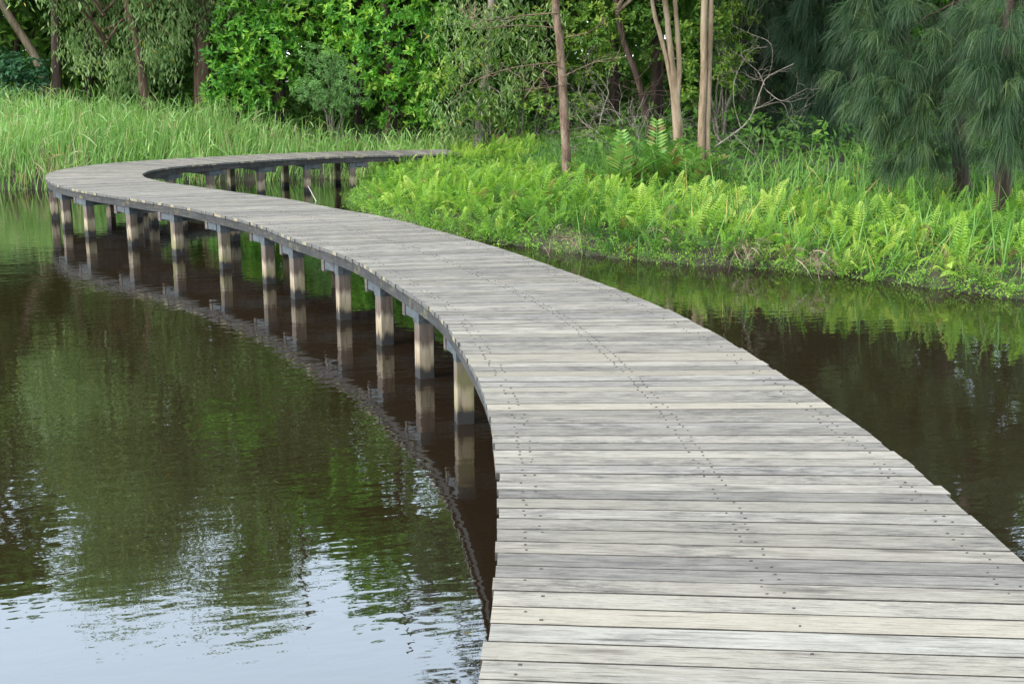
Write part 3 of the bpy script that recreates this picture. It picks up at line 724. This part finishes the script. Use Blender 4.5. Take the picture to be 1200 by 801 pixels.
for (x, y, r) in [(376, 98, .5), (400, 92, .52), (385, 112, .45), (412, 108, .42), (372, 66, .4), (360, 106, .36), (398, 124, .32), (390, 74, .36)]:
    c = at(x, y, 26.6); limb(T.trunk, foot(395 + rng.uniform(-8, 14), 27.4), c, 0.028, 0.01)
    q, d = lobe_points(c, (r, r, r * 0.8), int(330 * r * r + 20)); rosettes(T.crown, q, d + (0, 0, 0.4), 10, 0.06, 0.02, rng.uniform(0.3, 0.9, len(q)))
T.done('twig', 'dull')

T = Tree('hanging_leaf_tree', foot(548, 26), 'spreading tree with hanging narrow leaves and pale bare branches left of a lone pine trunk')
f = foot(560, 26); T.stem([f - (0, 0, .1), f + (.1, 0, 1.2), f + (.3, .3, 3), f + (.2, .5, 9)], [0.12, 0.1, 0.08, 0.03])
for (x, y, r) in [(525, 30, .55), (545, 15, .55), (570, 10, .5), (548, 60, .55), (575, 45, .5), (600, 20, .5), (520, 85, .45), (545, 100, .5), (575, 85, .45), (525, 125, .4), (550, 140, .35), (590, 120, .35), (610, 90, .4), (620, 50, .45), (575, 115, .35), (535, 150, .3), (640, 25, .4)]:
    c = at(x, y, 25.2 + rng.uniform(-0.4, 0.6)); limb(T.trunk, f + (.2, .2, min(c[2] * 0.8 + 0.2, 3)), c, 0.03, 0.01, 0.05)
    q, d = lobe_points(c, (r, r * 0.8, r * 0.85), int(38 * r * r + 9)); hanging(T.crown, q, 10, 0.155, 0.036, rng.uniform(0.15, 0.85, len(q)), 0.7, 0.11)
high_crown(T, f + (.2, .5, 9), 4.4, 11, 2.4, 22, 0.19, 'hang')
T.done('twig', 'gum')
T = Tree('yellow_green_shrub', foot(600, 26.8), 'yellow green shrub tangled behind the hanging leaf tree and the lone pine trunk', 'shrub')
for (x, y, r) in [(510, 100, .4), (535, 75, .45), (560, 125, .4), (585, 60, .45), (610, 105, .45), (590, 140, .3), (640, 75, .5), (640, 118, .4), (560, 35, .5), (620, 30, .5), (675, 40, .5), (690, 85, .45), (685, 120, .35), (665, 10, .5), (710, 20, .5), (715, 60, .4)]:
    c = at(x, y, 25.4 + rng.uniform(-0.4, 0.8)); limb(T.trunk, foot(600 + (x - 600) * 0.6, 26.8), c, 0.025, 0.008, 0.05)
    q, d = lobe_points(c, (r, r * .8, r * .8), int(150 * r * r + 12)); rosettes(T.crown, q, d + (0, -0.1, 0.6), 8, 0.095, 0.045, rng.uniform(0.1, 0.95, len(q)))
T.done('twig', 'lime')

T = Tree('pine_tree', foot(664, 19.2), 'lone straight orange brown pine trunk with bare side branches among the ferns')
p, tp = trunk_px(T, [(664, 195), (660, 110), (656, 50), (651, 0)], 19.2, 0.067, 10, 0, 11)
for pts, r in [([(655, 15), (609, 19), (579, 24), (546, 21)], .022), ([(657, 33), (606, 30), (564, 34), (550, 30)], .02), ([(659, 80), (643, 78), (615, 114)], .02), ([(659, 72), (594, 81), (540, 102)], .018), ([(660, 100), (620, 105), (598, 108)], .014), ([(656, 45), (690, 38), (712, 20)], .016), ([(659, 90), (700, 72), (735, 66)], .014), ([(662, 130), (690, 150), (700, 168)], .01)]:
    P = catmull([at(x, y, 19.2 - 0.2 * i_ + rng.normal(0, .05)) for i_, (x, y) in enumerate(pts)], 5); tube(T.trunk, P, [r * 0.6, r * 0.3], 5, 0.5, 0.05)
    for q in range(4): twig_fan(T.trunk, P[rng.integers(3, len(P))], rng.normal(0, 1, 3) * (1, .6, .6), 0.4, r * 0.35, 1, 0.7, 3, 2)
high_crown(T, tp, 4.8, 11, 2.0, 18, 0.18, 'needle', 22)
T.done('bark_pine', 'needle')

T = Tree('leaning_grey_tree', foot(760, 25), 'grey leaning trunk in dark shade behind the three stemmed tree')
p, tp = trunk_px(T, [(760, 150), (752, 110), (743, 80), (730, 45), (722, 0)], 25.0, 0.065, 9)
for q in range(10): twig_fan(T.trunk, at(rng.uniform(705, 760), rng.uniform(90, 150), 24.5), rng.normal(0, 1, 3) * (1.3, .5, .5), 0.7, 0.012, 2, 0.6, 3, 3)
for (x, y, r) in [(745, 25, .5), (770, 55, .45), (720, 75, .35), (700, 50, .4), (765, 15, .45)]:
    q, d = lobe_points(at(x, y, 25.2), (r, r * .8, r * .8), int(110 * r * r + 10)); rosettes(T.crown, q, d + (0, -.1, .5), 8, 0.1, 0.045, rng.uniform(0.2, 1, len(q)))
high_crown(T, tp, 4.4, 9.5, 2.2, 16, 0.18)
T.done('bark_dark', 'under')

T = Tree('three_stemmed_tree', foot(794, 19.6), 'pale tan tree whose trunk splits into three slim upright stems above a big fern')
Y = 19.6
P0 = [at(796, 192, Y), at(794, 150, Y), at(791, 110, Y), at(788, 80, Y)]
T.stem(P0, [0.09, 0.075, 0.066])
for pts, r in [([(790, 118), (783, 78), (773, 38), (764, 0)], .038), ([(790, 100), (787, 70), (783, 35), (779, 0)], .052), ([(793, 125), (796, 80), (794, 40), (791, 0)], .042)]:
    Q = [at(x, y, Y - .02) for x, y in pts]; d = nrm(Q[-1] - Q[-2]); e_ = Q[-1]
    Q += [e_ + d * 2.0 + (rng.normal(0, .1), rng.normal(0, .1), 0), e_ + d * 5 + (rng.normal(0, .3), rng.normal(0, .3), 0)]
    T.stem(Q, [r, r * 0.95, r * 0.8, r * 0.4]); tp = Q[-1]
high_crown(T, tp, 4.6, 11, 2.4, 22, 0.2)
T.done('bark_pale', 'lime')
T = Tree('twin_stemmed_tree', foot(826, 18.4), 'pale tan tree with two stems pressed side by side at the edge of dark shade')
Y = 18.4
for pts, r in [([(822, 200), (822, 150), (825, 80), (826, 0)], .052), ([(829, 203), (829, 150), (831, 80), (833, 0)], .043)]:
    Q = [at(x, y, Y - (.04 if r > .05 else 0)) for x, y in pts]; e_ = Q[-1]
    Q += [e_ + (rng.normal(0, .1), .1, 2), e_ + (rng.normal(0, .3), .3, 6)]; T.stem(Q, [r * 1.15, r, r * 0.9, r * 0.4]); tp = Q[-1]
high_crown(T, tp, 4.6, 11, 2.4, 22, 0.2)
T.done('bark_pale', 'lime')
T = Tree('leafy_shrub', foot(850, 24.5), 'leafy shrub with yellowish tips behind the twin stemmed tree', 'shrub')
for (x, y, r) in [(845, 30, .42), (865, 55, .4), (850, 80, .35), (812, 40, .4), (810, 80, .35), (840, 8, .45), (805, 110, .3), (862, 98, .25), (870, 18, .35)]:
    c = at(x, y, 24.2); limb(T.trunk, foot(845, 24.5), c, 0.025, 0.008)
    q, d = lobe_points(c, (r, r * .8, r * .8), int(150 * r * r + 12)); rosettes(T.crown, q, d + (0, -.1, .6), 8, 0.1, 0.05, rng.uniform(0.1, 0.9, len(q)))
T.done('twig', 'lime')

# she-oaks on the right
def she_oak(label, base, Y, lobes, zhi, rtr, mat, dens, L=0.36, W=0.0075, trunk_pts=None, nup=22, rad=2.3):
    T = Tree('she_oak', foot(base, Y), label, 'tree', 'she-oaks on the bank')
    p, tp = trunk_px(T, trunk_pts or [(base, 200), (base, 100), (base + 2, 0)], Y, rtr, zhi)
    for (x, y, r, dy) in lobes:
        c = at(x, y, Y + dy); limb(T.trunk, (p[0][0], Y, min(max(c[2] + 0.3, .8), 6)), c, 0.022, 0.006, 0.12)
        q, d = lobe_points(c, (r, r * .8, r * .8), int(dens * r * r + 6)); o_ = d * (1, 1, 0.35) + np.array([np.sign(c[0] - p[0][0]) * 0.25, -0.35, 0.12])
        plumes(T.crown, q, o_, 100, L, W, rng.uniform(0.2, 0.75, len(q)))
    high_crown(T, tp, 4.0, zhi, rad, nup, 0.2, 'needle', 20)
    return T.done('bark_dark', mat)
she_oak('dark trunked she-oak deep in shade behind the bare grey shrub', 896, 25.5,
        [(880, 20, .5, -.5), (915, 30, .5, -.5), (940, 60, .5, -.4), (960, 20, .5, -.5), (925, 95, .4, -.2), (960, 110, .4, 0), (985, 60, .5, 0), (980, 20, .5, 0), (890, 75, .35, .2), (900, 125, .3, 0), (870, 60, .3, .2)], 12, 0.15, 'needle_dark', 34, 0.42, 0.011, None, 24)
she_oak('large drooping she-oak whose needle curtains hang down to the ferns', 1127, 15.6,
        [(1035, 15, .38, -.2), (1070, 35, .4, -.5), (1105, 20, .42, -.6), (1022, 55, .3, -.1), (1048, 78, .36, -.4), (1085, 80, .36, -.7), (1115, 65, .36, -.7), (1026, 100, .28, -.2), (1062, 118, .34, -.6), (1095, 120, .32, -.6), (1122, 115, .26, -.3), (1040, 142, .26, -.3), (1075, 155, .26, -.6), (1105, 158, .24, -.4), (1050, 175, .18, -.3), (1090, 182, .16, -.4), (1018, 135, .2, 0), (1145, 30, .38, -.2), (1008, 80, .2, 0), (1012, 30, .28, 0)], 11, 0.095, 'needle', 60, 0.24, 0.0055, [(1127, 225), (1124, 150), (1126, 80), (1130, 0)])
she_oak('paler she-oak leaning its long needle tufts over the big drooping one', 1186, 14.3,
        [(1170, 25, .36, -.4), (1198, 12, .4, -.3), (1185, 65, .34, -.5), (1212, 55, .4, -.2), (1160, 70, .24, -.4), (1172, 105, .28, -.4), (1198, 112, .3, -.4), (1185, 145, .24, -.4), (1212, 155, .26, -.2), (1172, 165, .16, -.3), (1198, 172, .18, -.3), (1230, 110, .4, 0), (1235, 30, .4, 0), (1155, 125, .18, -.2)], 10, 0.09, 'needle', 64, 0.24, 0.0055, [(1172, 250), (1176, 180), (1180, 90), (1184, 0)])
she_oak('far she-oak between the dark trunk and the large drooping one', 1000, 23.0,
        [(965, 60, .4, 0), (985, 110, .4, 0), (960, 130, .35, 0), (1000, 140, .35, 0), (1000, 40, .5, 0), (970, 10, .5, 0), (945, 30, .4, .2)], 12, 0.11, 'needle_dark', 40, 0.4, 0.010, None, 24)

# more trunks standing back in the shade, and the wood behind everything
for (x, Y, r, zt, lab, lean) in [(-70, 31, .13, 12.5, 'dark trunk at the far end of the reed bed beyond the teal shrub', 0), (-150, 30, .14, 13, 'lone dark trunk well past the leaning tree along the reed bed', 0), (1250, 22, .13, 13, 'dark trunk on the bank past the paler she-oak', 0), (1100, 30, .14, 14, 'tall dark trunk deep in the wood behind the drooping she-oak', 0), (770, 30, .14, 14, 'tall dark trunk deep in the wood behind the three stemmed tree', 0), (105, 34, .1, 11, 'thin dark trunk in shade behind the weeping tree curtain', .0), (205, 35, .11, 12, 'dark trunk far back between the weeping tree and the thick trunk', .05), (420, 33, .12, 12, 'dark trunk hidden in shade behind the rounded bush', 0), (530, 34, .12, 12, 'dark trunk far behind the hanging leaf tree', 0),
                                 (640, 33, .12, 12, 'dark trunk far behind the lone pine', .03), (720, 32, .11, 12, 'dark trunk behind the grey leaning one', -.03), (870, 31, .12, 12, 'dark trunk far behind the leafy shrub', 0), (955, 29, .1, 11, 'slim dark trunk in the shade left of the she-oak curtains', .02),
                                 (978, 27, .06, 9, 'thin dark stem in the shade beside the she-oak curtains', .03), (1060, 27, .12, 12, 'dark trunk far behind the large drooping she-oak', 0), (1150, 25, .1, 12, 'dark trunk standing back behind the two she-oaks', 0), (20, 36, .12, 12, 'dark trunk far back behind the teal shrub', 0), (310, 34, .12, 12, 'dark trunk far behind the first bright tree', 0)]:
    T = Tree('background_tree', foot(x, Y), lab, 'tree', 'trees standing back in the shade')
    p, tp = trunk_px(T, [(x, 130), (x, 60), (x, 0)], Y, r, zt, lean)
    high_crown(T, tp - (0, 0, 1.0), 3.6, zt + 0.8, 2.6, 32, 0.22, 'broad', 52)
    T.done('bark_dark', 'under')
g = Geo()
n = 7500; cx_ = rng.uniform(-32, 32, n); cy_ = rng.uniform(33.5, 47, n); cz_ = rng.random(n) * 6.8 + 0.2
c = np.stack([cx_, cy_, cz_], 1); rosettes(g, c, rand_dirs(n) + (0, -.5, .6), 16, 0.42, 0.2, rng.uniform(0, 0.8, n), jit=0.5)
b = np.repeat(c, 12, 0) + rng.normal(0, 0.9, (n * 12, 3)); leaves(g, b, rand_dirs(n * 12), rand_dirs(n * 12), np.full(n * 12, .34), np.full(n * 12, .16), rng.random(n * 12))
tag(g.build('distant_wood', M['under']), 'dense dark foliage of the wood far behind the trees', 'wood', None, 'stuff')
g = Geo()
n = 9000; X = rng.uniform(-20, 14, n); Yy = rng.uniform(15, 36, n)
keep = (shore(X, Yy) > 3.6) & ~((X < -2.0) & (Yy < 28.5)); X, Yy = X[keep], Yy[keep]; Z = ground_z(X, Yy) + rng.random(len(X)) ** 2 * 0.75
rosettes(g, np.stack([X, Yy, Z], 1), np.tile((0, -.2, 1.0), (len(X), 1)) + rng.normal(0, .4, (len(X), 3)), 6, 0.16, 0.06, rng.uniform(0, 0.8, len(X)))
tag(g.build('undergrowth', M['under']), 'low dark leafy undergrowth on the forest floor', 'undergrowth', None, 'stuff')

# ------------------------------------------------------------------ reeds
g = Geo()
def blade_field(g, X, Y, h, w, lean, droop, tint, seg=4):
    n = len(X); b = np.stack([X, Y, ground_z(X, Y) - 0.03], 1)
    d = rng.normal(0, lean, (n, 3)); d[:, 2] = 1; d[:, 0] += 0.10
    blades(g, b, d, h, w, droop, tint, seg)
n = 40000; X = rng.uniform(-21, 0.6, n); Yy = rng.uniform(22.4, 30.0, n); D = shore(X, Yy)
clump = 0.5 + 0.5 * np.sin(X * 2.3 + np.sin(Yy * 1.9) * 2) * np.sin(Yy * 2.7 + X)
keep = (D > -0.25) & (Yy < 26.6 + 2.6 * np.clip((-X - 3) / 8, 0, 1)) & (X < -2.9 + (Yy - 24.2) * 1.2) & (rng.random(n) < 0.55 + 0.45 * clump)
X, Yy, D = X[keep], Yy[keep], D[keep]; n = len(X)
hmax = np.interp(X, [-21, -9, -6, -3.8, -2.2, 0], [1.36, 1.30, 1.18, 0.98, 0.66, 0.45]) * (0.55 + 0.45 * np.clip(D / 1.6 + 0.35, 0, 1))
h = hmax * rng.uniform(0.55, 1.12, n)
tint = np.clip(rng.normal(0.5, 0.2, n) + 0.12 * np.sin(X * 1.7) * np.sin(Yy * 2.1), 0, 0.9)
dead = (rng.random(n) < 0.055 + 0.2 * (D < 0.5) * (X < -8.5)); tint[dead] = rng.uniform(0.93, 1, dead.sum())
blade_field(g, X, Yy, h, rng.uniform(0.014, 0.030, n), 0.16, rng.uniform(0.0, 0.35, n), tint)
# leaves that leave the stems part way up
m_ = rng.random(n) < 0.45; Xb, Yb, hb = X[m_], Yy[m_], h[m_]; nb = len(Xb)
b = np.stack([Xb + rng.normal(0, .04, nb), Yb + rng.normal(0, .04, nb), ground_z(Xb, Yb) + hb * rng.uniform(0.25, 0.85, nb)], 1)
d = rng.normal(0, 0.5, (nb, 3)); d[:, 2] = 0.9
blades(g, b, d, rng.uniform(0.3, 0.6, nb), rng.uniform(0.014, 0.030, nb), rng.uniform(0.2, 0.9, nb), np.clip(tint[m_] + 0.05, 0, 1), 3)
tag(g.build('reeds', M['reed']), 'tall green reed bed on the far shore behind the boardwalk bend', 'reeds', None, 'stuff')

# ------------------------------------------------------------------ ferns on the right bank
def frond(L, pairs, arch, width):
    """one fern frond along +X, rising then arching over: rachis and two rows of tapering leaflets"""
    t = np.linspace(0.14, 0.985, pairs); x = L * t; 
    def curve(u): return np.stack([L * (np.sin(u * 1.25) / 1.25) , 0 * u, L * (u * 0.62 - arch * u ** 2.3)], -1)
    c = curve(t); tg = nrm(curve(t + 0.01) - c)
    prof = width * np.clip(np.minimum(1.0, 0.45 + t * 2.2) * (1 - t ** 2.0) ** 0.8, 0.05, 1)
    v, q = [], []
    for sgn in (1, -1):
        side = np.zeros_like(c); side[:, 1] = sgn
        d = nrm(side + tg * 0.42 + np.array([0, 0, -0.10])); up = nrm(np.cross(tg, side) * sgn)
        ln = prof[:, None]; wd = (L / pairs) * 0.36
        a = c; m1 = c + d * ln * 0.45 + tg * wd * 0.62 + (0, 0, 0.004); tip = c + d * ln - np.array([0, 0, 1]) * ln * 0.12; m2 = c + d * ln * 0.45 - tg * wd * 0.62 + (0, 0, 0.004)
        k_ = len(v) * 0; base = sum(len(z) for z in v)
        vv = np.stack([a, m1, tip, m2], 1).reshape(-1, 3); v.append(vv); q.append(np.arange(len(vv)).reshape(-1, 4) + base)
    r = curve(np.linspace(0, 0.98, 6)); base = sum(len(z) for z in v)
    rv = np.stack([r + (0, 0.003, 0), r - (0, 0.003, 0)], 1).reshape(-1, 3); v.append(rv)
    q.append(np.array([(2 * i_, 2 * i_ + 1, 2 * i_ + 3, 2 * i_ + 2) for i_ in range(5)]) + base)
    V = np.vstack(v); return V, np.vstack(q), np.clip(V[:, 0] / L, 0, 1)
FRONDS = [frond(1.0, pr, ar, wd) for pr, ar, wd in [(17, 0.34, 0.15), (18, 0.50, 0.14), (16, 0.66, 0.16), (17, 0.24, 0.13)]]
def fern_clump(g, p, size, nf, tint, lean=(0.12, 0)):
    a0 = rng.random() * 6.283
    for q in range(nf):
        v, f, along = FRONDS[rng.integers(len(FRONDS))]
        yaw = a0 + q * 2.4 + rng.normal(0, .3); pit = rng.uniform(0.0, 1.05); s = size * rng.uniform(0.6, 1.15); roll = rng.normal(0, .35)
        cr, sr = math.cos(roll), math.sin(roll); cp, sp = math.cos(pit), math.sin(pit); cy, sy = math.cos(yaw), math.sin(yaw)
        R = np.array([[cy, -sy, 0], [sy, cy, 0], [0, 0, 1]]) @ np.array([[cp, 0, -sp], [0, 1, 0], [sp, 0, cp]]) @ np.array([[1, 0, 0], [0, cr, -sr], [0, sr, cr]])
        w = (v * s) @ R.T; w[:, 0] += np.maximum(w[:, 2], 0) * lean[0]; w[:, 1] += np.maximum(w[:, 2], 0) * lean[1]
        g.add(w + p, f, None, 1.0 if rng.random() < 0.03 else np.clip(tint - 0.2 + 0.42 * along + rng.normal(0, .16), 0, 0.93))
g = Geo()
cand = []
X = rng.uniform(-3.2, 9.5, 9000); Yy = rng.uniform(9, 24.5, 9000); D = shore(X, Yy)
depth = np.interp(X, [-3, 0, 2, 5, 9], [4.2, 3.6, 3.1, 2.8, 2.7])
for x_, y_, d_, dm in zip(X, Yy, D, depth):
    if d_ < -0.02 or d_ > dm or (d_ > 2.2 and x_ < -1.5 and y_ > 23.5): continue
    if x_ < -2.2 and y_ > 22.6: continue
    sp = 0.14 if d_ < 0.5 else (0.18 if d_ < 1.8 else 0.23)
    if any((x_ - q[0]) ** 2 + (y_ - q[1]) ** 2 < sp * sp for q in cand): continue
    cand.append((x_, y_, d_))
for x_, y_, d_ in cand:
    rightness = min(max((x_ - 2.5) / 3.0, 0), 1)
    if rng.random() < 0.20 * rightness: continue
    if d_ > 2.3 and 0.6 < x_ < 3.6 and rng.random() < 0.6: continue
    sz = (0.51 + 0.10 * min(d_ / 0.8, 1) - 0.14 * min(max(d_ - 1.2, 0) / 1.5, 1)) * rng.uniform(0.65, 1.3)
    if d_ < 0.2: sz *= 0.9
    sz *= float(np.interp(y_, [18, 21, 24], [1, .72, .55]))
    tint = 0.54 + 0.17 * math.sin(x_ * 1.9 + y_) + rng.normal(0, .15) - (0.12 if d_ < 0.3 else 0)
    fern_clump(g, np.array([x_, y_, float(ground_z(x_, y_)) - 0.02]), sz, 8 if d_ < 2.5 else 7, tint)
print('fern clumps', len(cand), 'planks', n_planks)
tag(g.build('ferns', M['fern']), 'dense bright yellow green ferns covering the right bank', 'ferns', None, 'stuff')
g = Geo()
n = 16000; X = rng.uniform(-3.2, 9.5, n); Yy = rng.uniform(9, 24.5, n); D = shore(X, Yy); k_ = (D > 0.02) & (D < 4.2); X, Yy, D = X[k_], Yy[k_], D[k_]; n = len(X)
rosettes(g, np.stack([X, Yy, ground_z(X, Yy) + rng.uniform(0, .2, n)], 1), np.tile((0, -.3, 1.0), (n, 1)) + rng.normal(0, .4, (n, 3)), 7, 0.06, 0.024, rng.uniform(0.0, 0.5, n))
tag(g.build('ground_cover', M['fern']), 'small leaved ground cover under the ferns of the right bank', 'ground cover', None, 'stuff')
# ferns and short weeds behind the far end of the boardwalk
g = Geo()
for q in range(60):
    x_ = rng.uniform(-2.2, 0.4); y_ = rng.uniform(22.6, 23.5) if x_ < -1.25 else rng.uniform(22.6, 25.0)
    fern_clump(g, np.array([x_, y_, float(ground_z(x_, y_))]), rng.uniform(0.36, 0.52) if x_ < -1.25 else rng.uniform(0.5, 0.66), 8, 0.58 + rng.normal(0, .12))
for q in range(190):
    x_ = rng.uniform(-4.0, 2.5); y_ = rng.uniform(24.6, 27.0)
    if shore(x_, y_) < 0.1: continue
    fern_clump(g, np.array([x_, y_, float(ground_z(x_, y_))]), rng.uniform(0.35, 0.55), 7, 0.6 + rng.normal(0, .1))
tag(g.build('far_ferns', M['fern']), 'low yellow green ferns behind the far end of the boardwalk', 'ferns', None, 'stuff')
# soft dark grass between ferns and trees
g = Geo()
n = 9000; X = rng.uniform(-1.5, 3.2, n); Yy = rng.uniform(17.0, 25.4, n); D = shore(X, Yy); k_ = D > 2.9; X, Yy = X[k_], Yy[k_]; n = len(X)
blade_field(g, X, Yy, rng.uniform(0.3, 0.75, n), rng.uniform(0.008, 0.016, n), 0.4, rng.uniform(0.1, 0.7, n), rng.uniform(0.0, 0.4, n), 3)
tag(g.build('soft_grass', M['bank_grass']), 'soft deep green grass between the ferns and the lone pine', 'grass', None, 'stuff')
# reeds and rank grass mixed through the right end of the bank
g = Geo()
n = 22000; X = rng.uniform(-0.5, 10, n); Yy = rng.uniform(9, 20, n); D = shore(X, Yy)
pr_ = np.clip((X + 0.5) / 4.5, 0.08, 1) * np.where(D < 0.6, 0.8, 0.7) * (0.35 + 0.65 * (np.sin(X * 5.1) * np.sin(Yy * 4.3 + X) > 0.05))
pr_ = np.where((D > 2.6) & (D < 4.8), np.clip((X - 1.5) / 3, 0, 1) * 0.75, pr_)
k_ = (D > -0.05) & (D < 4.8) & (rng.random(n) < pr_) & ~((X < 3.3) & (D > 2.0)); X, Yy, D = X[k_], Yy[k_], D[k_]; n = len(X)
tint = np.clip(rng.normal(0.45, .2, n), 0, .9); dd = rng.random(n) < 0.06; tint[dd] = rng.uniform(.93, 1, dd.sum())
blade_field(g, X, Yy, rng.uniform(0.35, 0.95, n), rng.uniform(0.010, 0.022, n), 0.28, rng.uniform(0.05, 0.75, n), tint, 4)
tag(g.build('bank_grass', M['bank_grass']), 'rank blue green grass blades growing through the ferns on the right bank', 'grass', None, 'stuff')
# weeds trailing at the water's edge
g = Geo()
for a, b in zip(POND[9:23], POND[10:24]):
    L_ = np.hypot(*(b - a)); n = int(L_ * 130); t = rng.random(n)[:, None]; p2 = a + (b - a) * t + rng.normal(0, .10, (n, 2))
    z_ = np.maximum(ground_z(p2[:, 0], p2[:, 1]), 0) + rng.uniform(0.0, 0.12, n)
    rosettes(g, np.column_stack([p2, z_]), np.tile((0, -.5, .8), (n, 1)) + rng.normal(0, .3, (n, 3)), 7, 0.05, 0.011, rng.uniform(0.05, 0.6, n))
tag(g.build('edge_weeds', M['fern']), 'small leafy weeds trailing at the edge of the right bank', 'weeds', None, 'stuff')
# dead grass hanging over the bank: separate tufts
for (x, y, w_, n, lab) in [(805, 292, .32, 260, 'tuft of dead brown straw slumped over the bank among pale ferns'), (1148, 325, .22, 170, 'brown dead tussock at the water edge under the pale she-oak'),
                           (880, 305, .2, 110, 'brown dry patch on the bank just along from the slumped straw'), (955, 318, .16, 90, 'small dry tuft at the water edge between clumps of grass'), (668, 292, .16, 80, 'small brown straw tuft under the ferns beside the boardwalk')]:
    p = on_plane(x, y, 0.12); a = p.copy(); T = empty('dead_grass_tuft', (a[0], a[1] + 0.15, 0.15)); tag(T, lab, 'dead grass')
    g = Geo(); b = np.array([p[0], p[1] + 0.12, 0.26]) + rng.normal(0, 1, (n, 3)) * (w_ * 0.75, 0.09, 0.06)
    d = rng.normal(0, .55, (n, 3)); d[:, 1] -= 0.55; d[:, 2] += 0.15
    blades(g, b, d, rng.uniform(0.12, 0.26, n), rng.uniform(0.006, 0.012, n), rng.uniform(0.3, 0.8, n), rng.random(n), 3)
    tag(part_of(g.build('straw', M['straw']), T), kind='stuff')
for (x, y, lab) in [(40, 205, 'brown broken reeds leaning at the shore beside the boardwalk bend')]:
    p = on_plane(x, y, 0.1); p = np.array([-9.6, 23.4, 0.1]); T = empty('dead_reed_clump', tuple(p)); tag(T, lab, 'dead reeds'); g = Geo(); n = 260
    b = p + rng.normal(0, 1, (n, 3)) * (0.75, 0.2, 0.0); d = rng.normal(0, .35, (n, 3)); d[:, 2] = 1
    blades(g, b, d, rng.uniform(0.4, 1.1, n), rng.uniform(0.010, 0.02, n), rng.uniform(0.1, 1.0, n), rng.random(n), 4); tag(part_of(g.build('dead_blades', M['straw']), T), kind='stuff')

# ------------------------------------------------------------------ leather ferns at the foot of the pale trees
def big_frond(g, p, yaw, pitch, L, pairs, lw, tint, droop):
    t = np.linspace(0.0, 1, 10); hd = np.array([math.cos(yaw) * math.cos(pitch), math.sin(yaw) * math.cos(pitch), math.sin(pitch)])
    c = p + hd * (L * t)[:, None]; c[:, 2] -= droop * L * t ** 2.2; tube(g, c, [0.011, 0.004], 4, 0.55)
    ti = np.linspace(0.22, 0.98, pairs); cc = np.stack([np.interp(ti, t, c[:, k__]) for k__ in range(3)], 1); tg = nrm(np.stack([np.gradient(cc[:, k__]) for k__ in range(3)], 1))
    sd_ = nrm(np.cross(tg, (0, 0, 1.0))); up = np.cross(sd_, tg)
    for s in (1, -1):
        ln = lw * (1 - 0.55 * ti ** 2) * rng.uniform(.88, 1.1, pairs); d = sd_ * s + tg * 0.45 + up * 0.28 + rng.normal(0, .06, (pairs, 3))
        leaves(g, cc, d, up, ln, np.full(pairs, 0.046), np.clip(tint + rng.normal(0, .12, pairs), 0, 1), 0.08)
for (x, y, Y, nf, Ls, lab) in [(770, 205, 18.2, 20, 1.15, 'large leather fern with ladder fronds at the foot of the three stemmed tree'), (722, 205, 17.8, 13, .85, 'smaller leather fern with pale fronds beside the large one'), (815, 205, 17.5, 11, .85, 'leather fern with a long frond arching in front of the twin stemmed tree')]:
    p = at(x, y, Y); p[2] = float(ground_z(p[0], p[1])); T = empty('leather_fern', tuple(p)); tag(T, lab, 'fern', 'leather ferns under the pale trees')
    for q in range(nf):
        g = Geo(); yaw = q * 2.4 + rng.normal(0, .3); pit = rng.uniform(0.5, 1.35)
        big_frond(g, p + rng.normal(0, .04, 3) * (1, 1, 0), yaw, pit, Ls * rng.uniform(.7, 1.15), 14, 0.24, 0.98 if rng.random() < .04 else rng.uniform(.35, .9), rng.uniform(.05, .4)); part_of(g.build('frond', M['leather']), T)

# ------------------------------------------------------------------ bare dead shrubs and a stick in the pond
T = empty('dead_shrub', tuple(foot(846, 18.2))); tag(T, 'leafless pale grey shrub with curling twigs against the dark shade', 'shrub'); g = Geo()
Y = 18.2
for pts, r in [([(838, 172), (855, 160), (878, 140), (892, 105), (900, 90), (930, 75)], .02), ([(896, 100), (888, 84), (872, 70), (868, 60)], .012), ([(898, 106), (915, 118), (930, 112), (945, 104)], .011), ([(860, 158), (872, 170), (882, 180), (892, 184)], .011), ([(884, 128), (915, 120), (925, 138), (935, 150)], .009), ([(868, 150), (860, 120), (862, 90), (880, 60), (900, 55)], .010), ([(846, 168), (836, 150), (842, 130)], .009), ([(900, 92), (905, 70), (902, 50), (880, 40), (858, 30)], .008)]:
    P = catmull([at(x, y, Y + rng.normal(0, .12)) for x, y in pts], 5); r *= 0.7; tube(g, P, [r, r * .45], 5, .6, .05)
    for q in range(6): twig_fan(g, P[rng.integers(len(P) // 3, len(P))], rng.normal(0, 1, 3) * (1, .6, .8), 0.34, r * 0.42, 1, 0.8, 3, 3)
part_of(g.build('branches', M['twig'], None, True), T)
T = empty('brush_tangle', tuple(foot(735, 21.5))); tag(T, 'tangle of dry leafless brush in the shade left of the pale stems', 'brush'); g = Geo()
for q in range(16):
    twig_fan(g, foot(rng.uniform(700, 778), 21.5 + rng.uniform(-.4, .4)) + (0, 0, rng.uniform(0, .9)), rng.normal(0, 1, 3) * (1.2, .4, .5) + (0, 0, .5), 0.9, 0.011, 2, 0.6, 3, 3)
part_of(g.build('branches', M['twig'], None, True), T)
g = Geo(); a = on_plane(374, 236, 0.0) - (0, 0, 0.1); b = at(361, 218, a[1] + 0.1); tube(g, [a, (a + b) / 2, b], [0.007, 0.006], 6, 0.9)
tag(g.build('stick', plain_mat('bleached_wood', (0.5, 0.46, 0.4), 0.8)), 'thin bleached stick poking out of the pond by the far arm', 'stick')
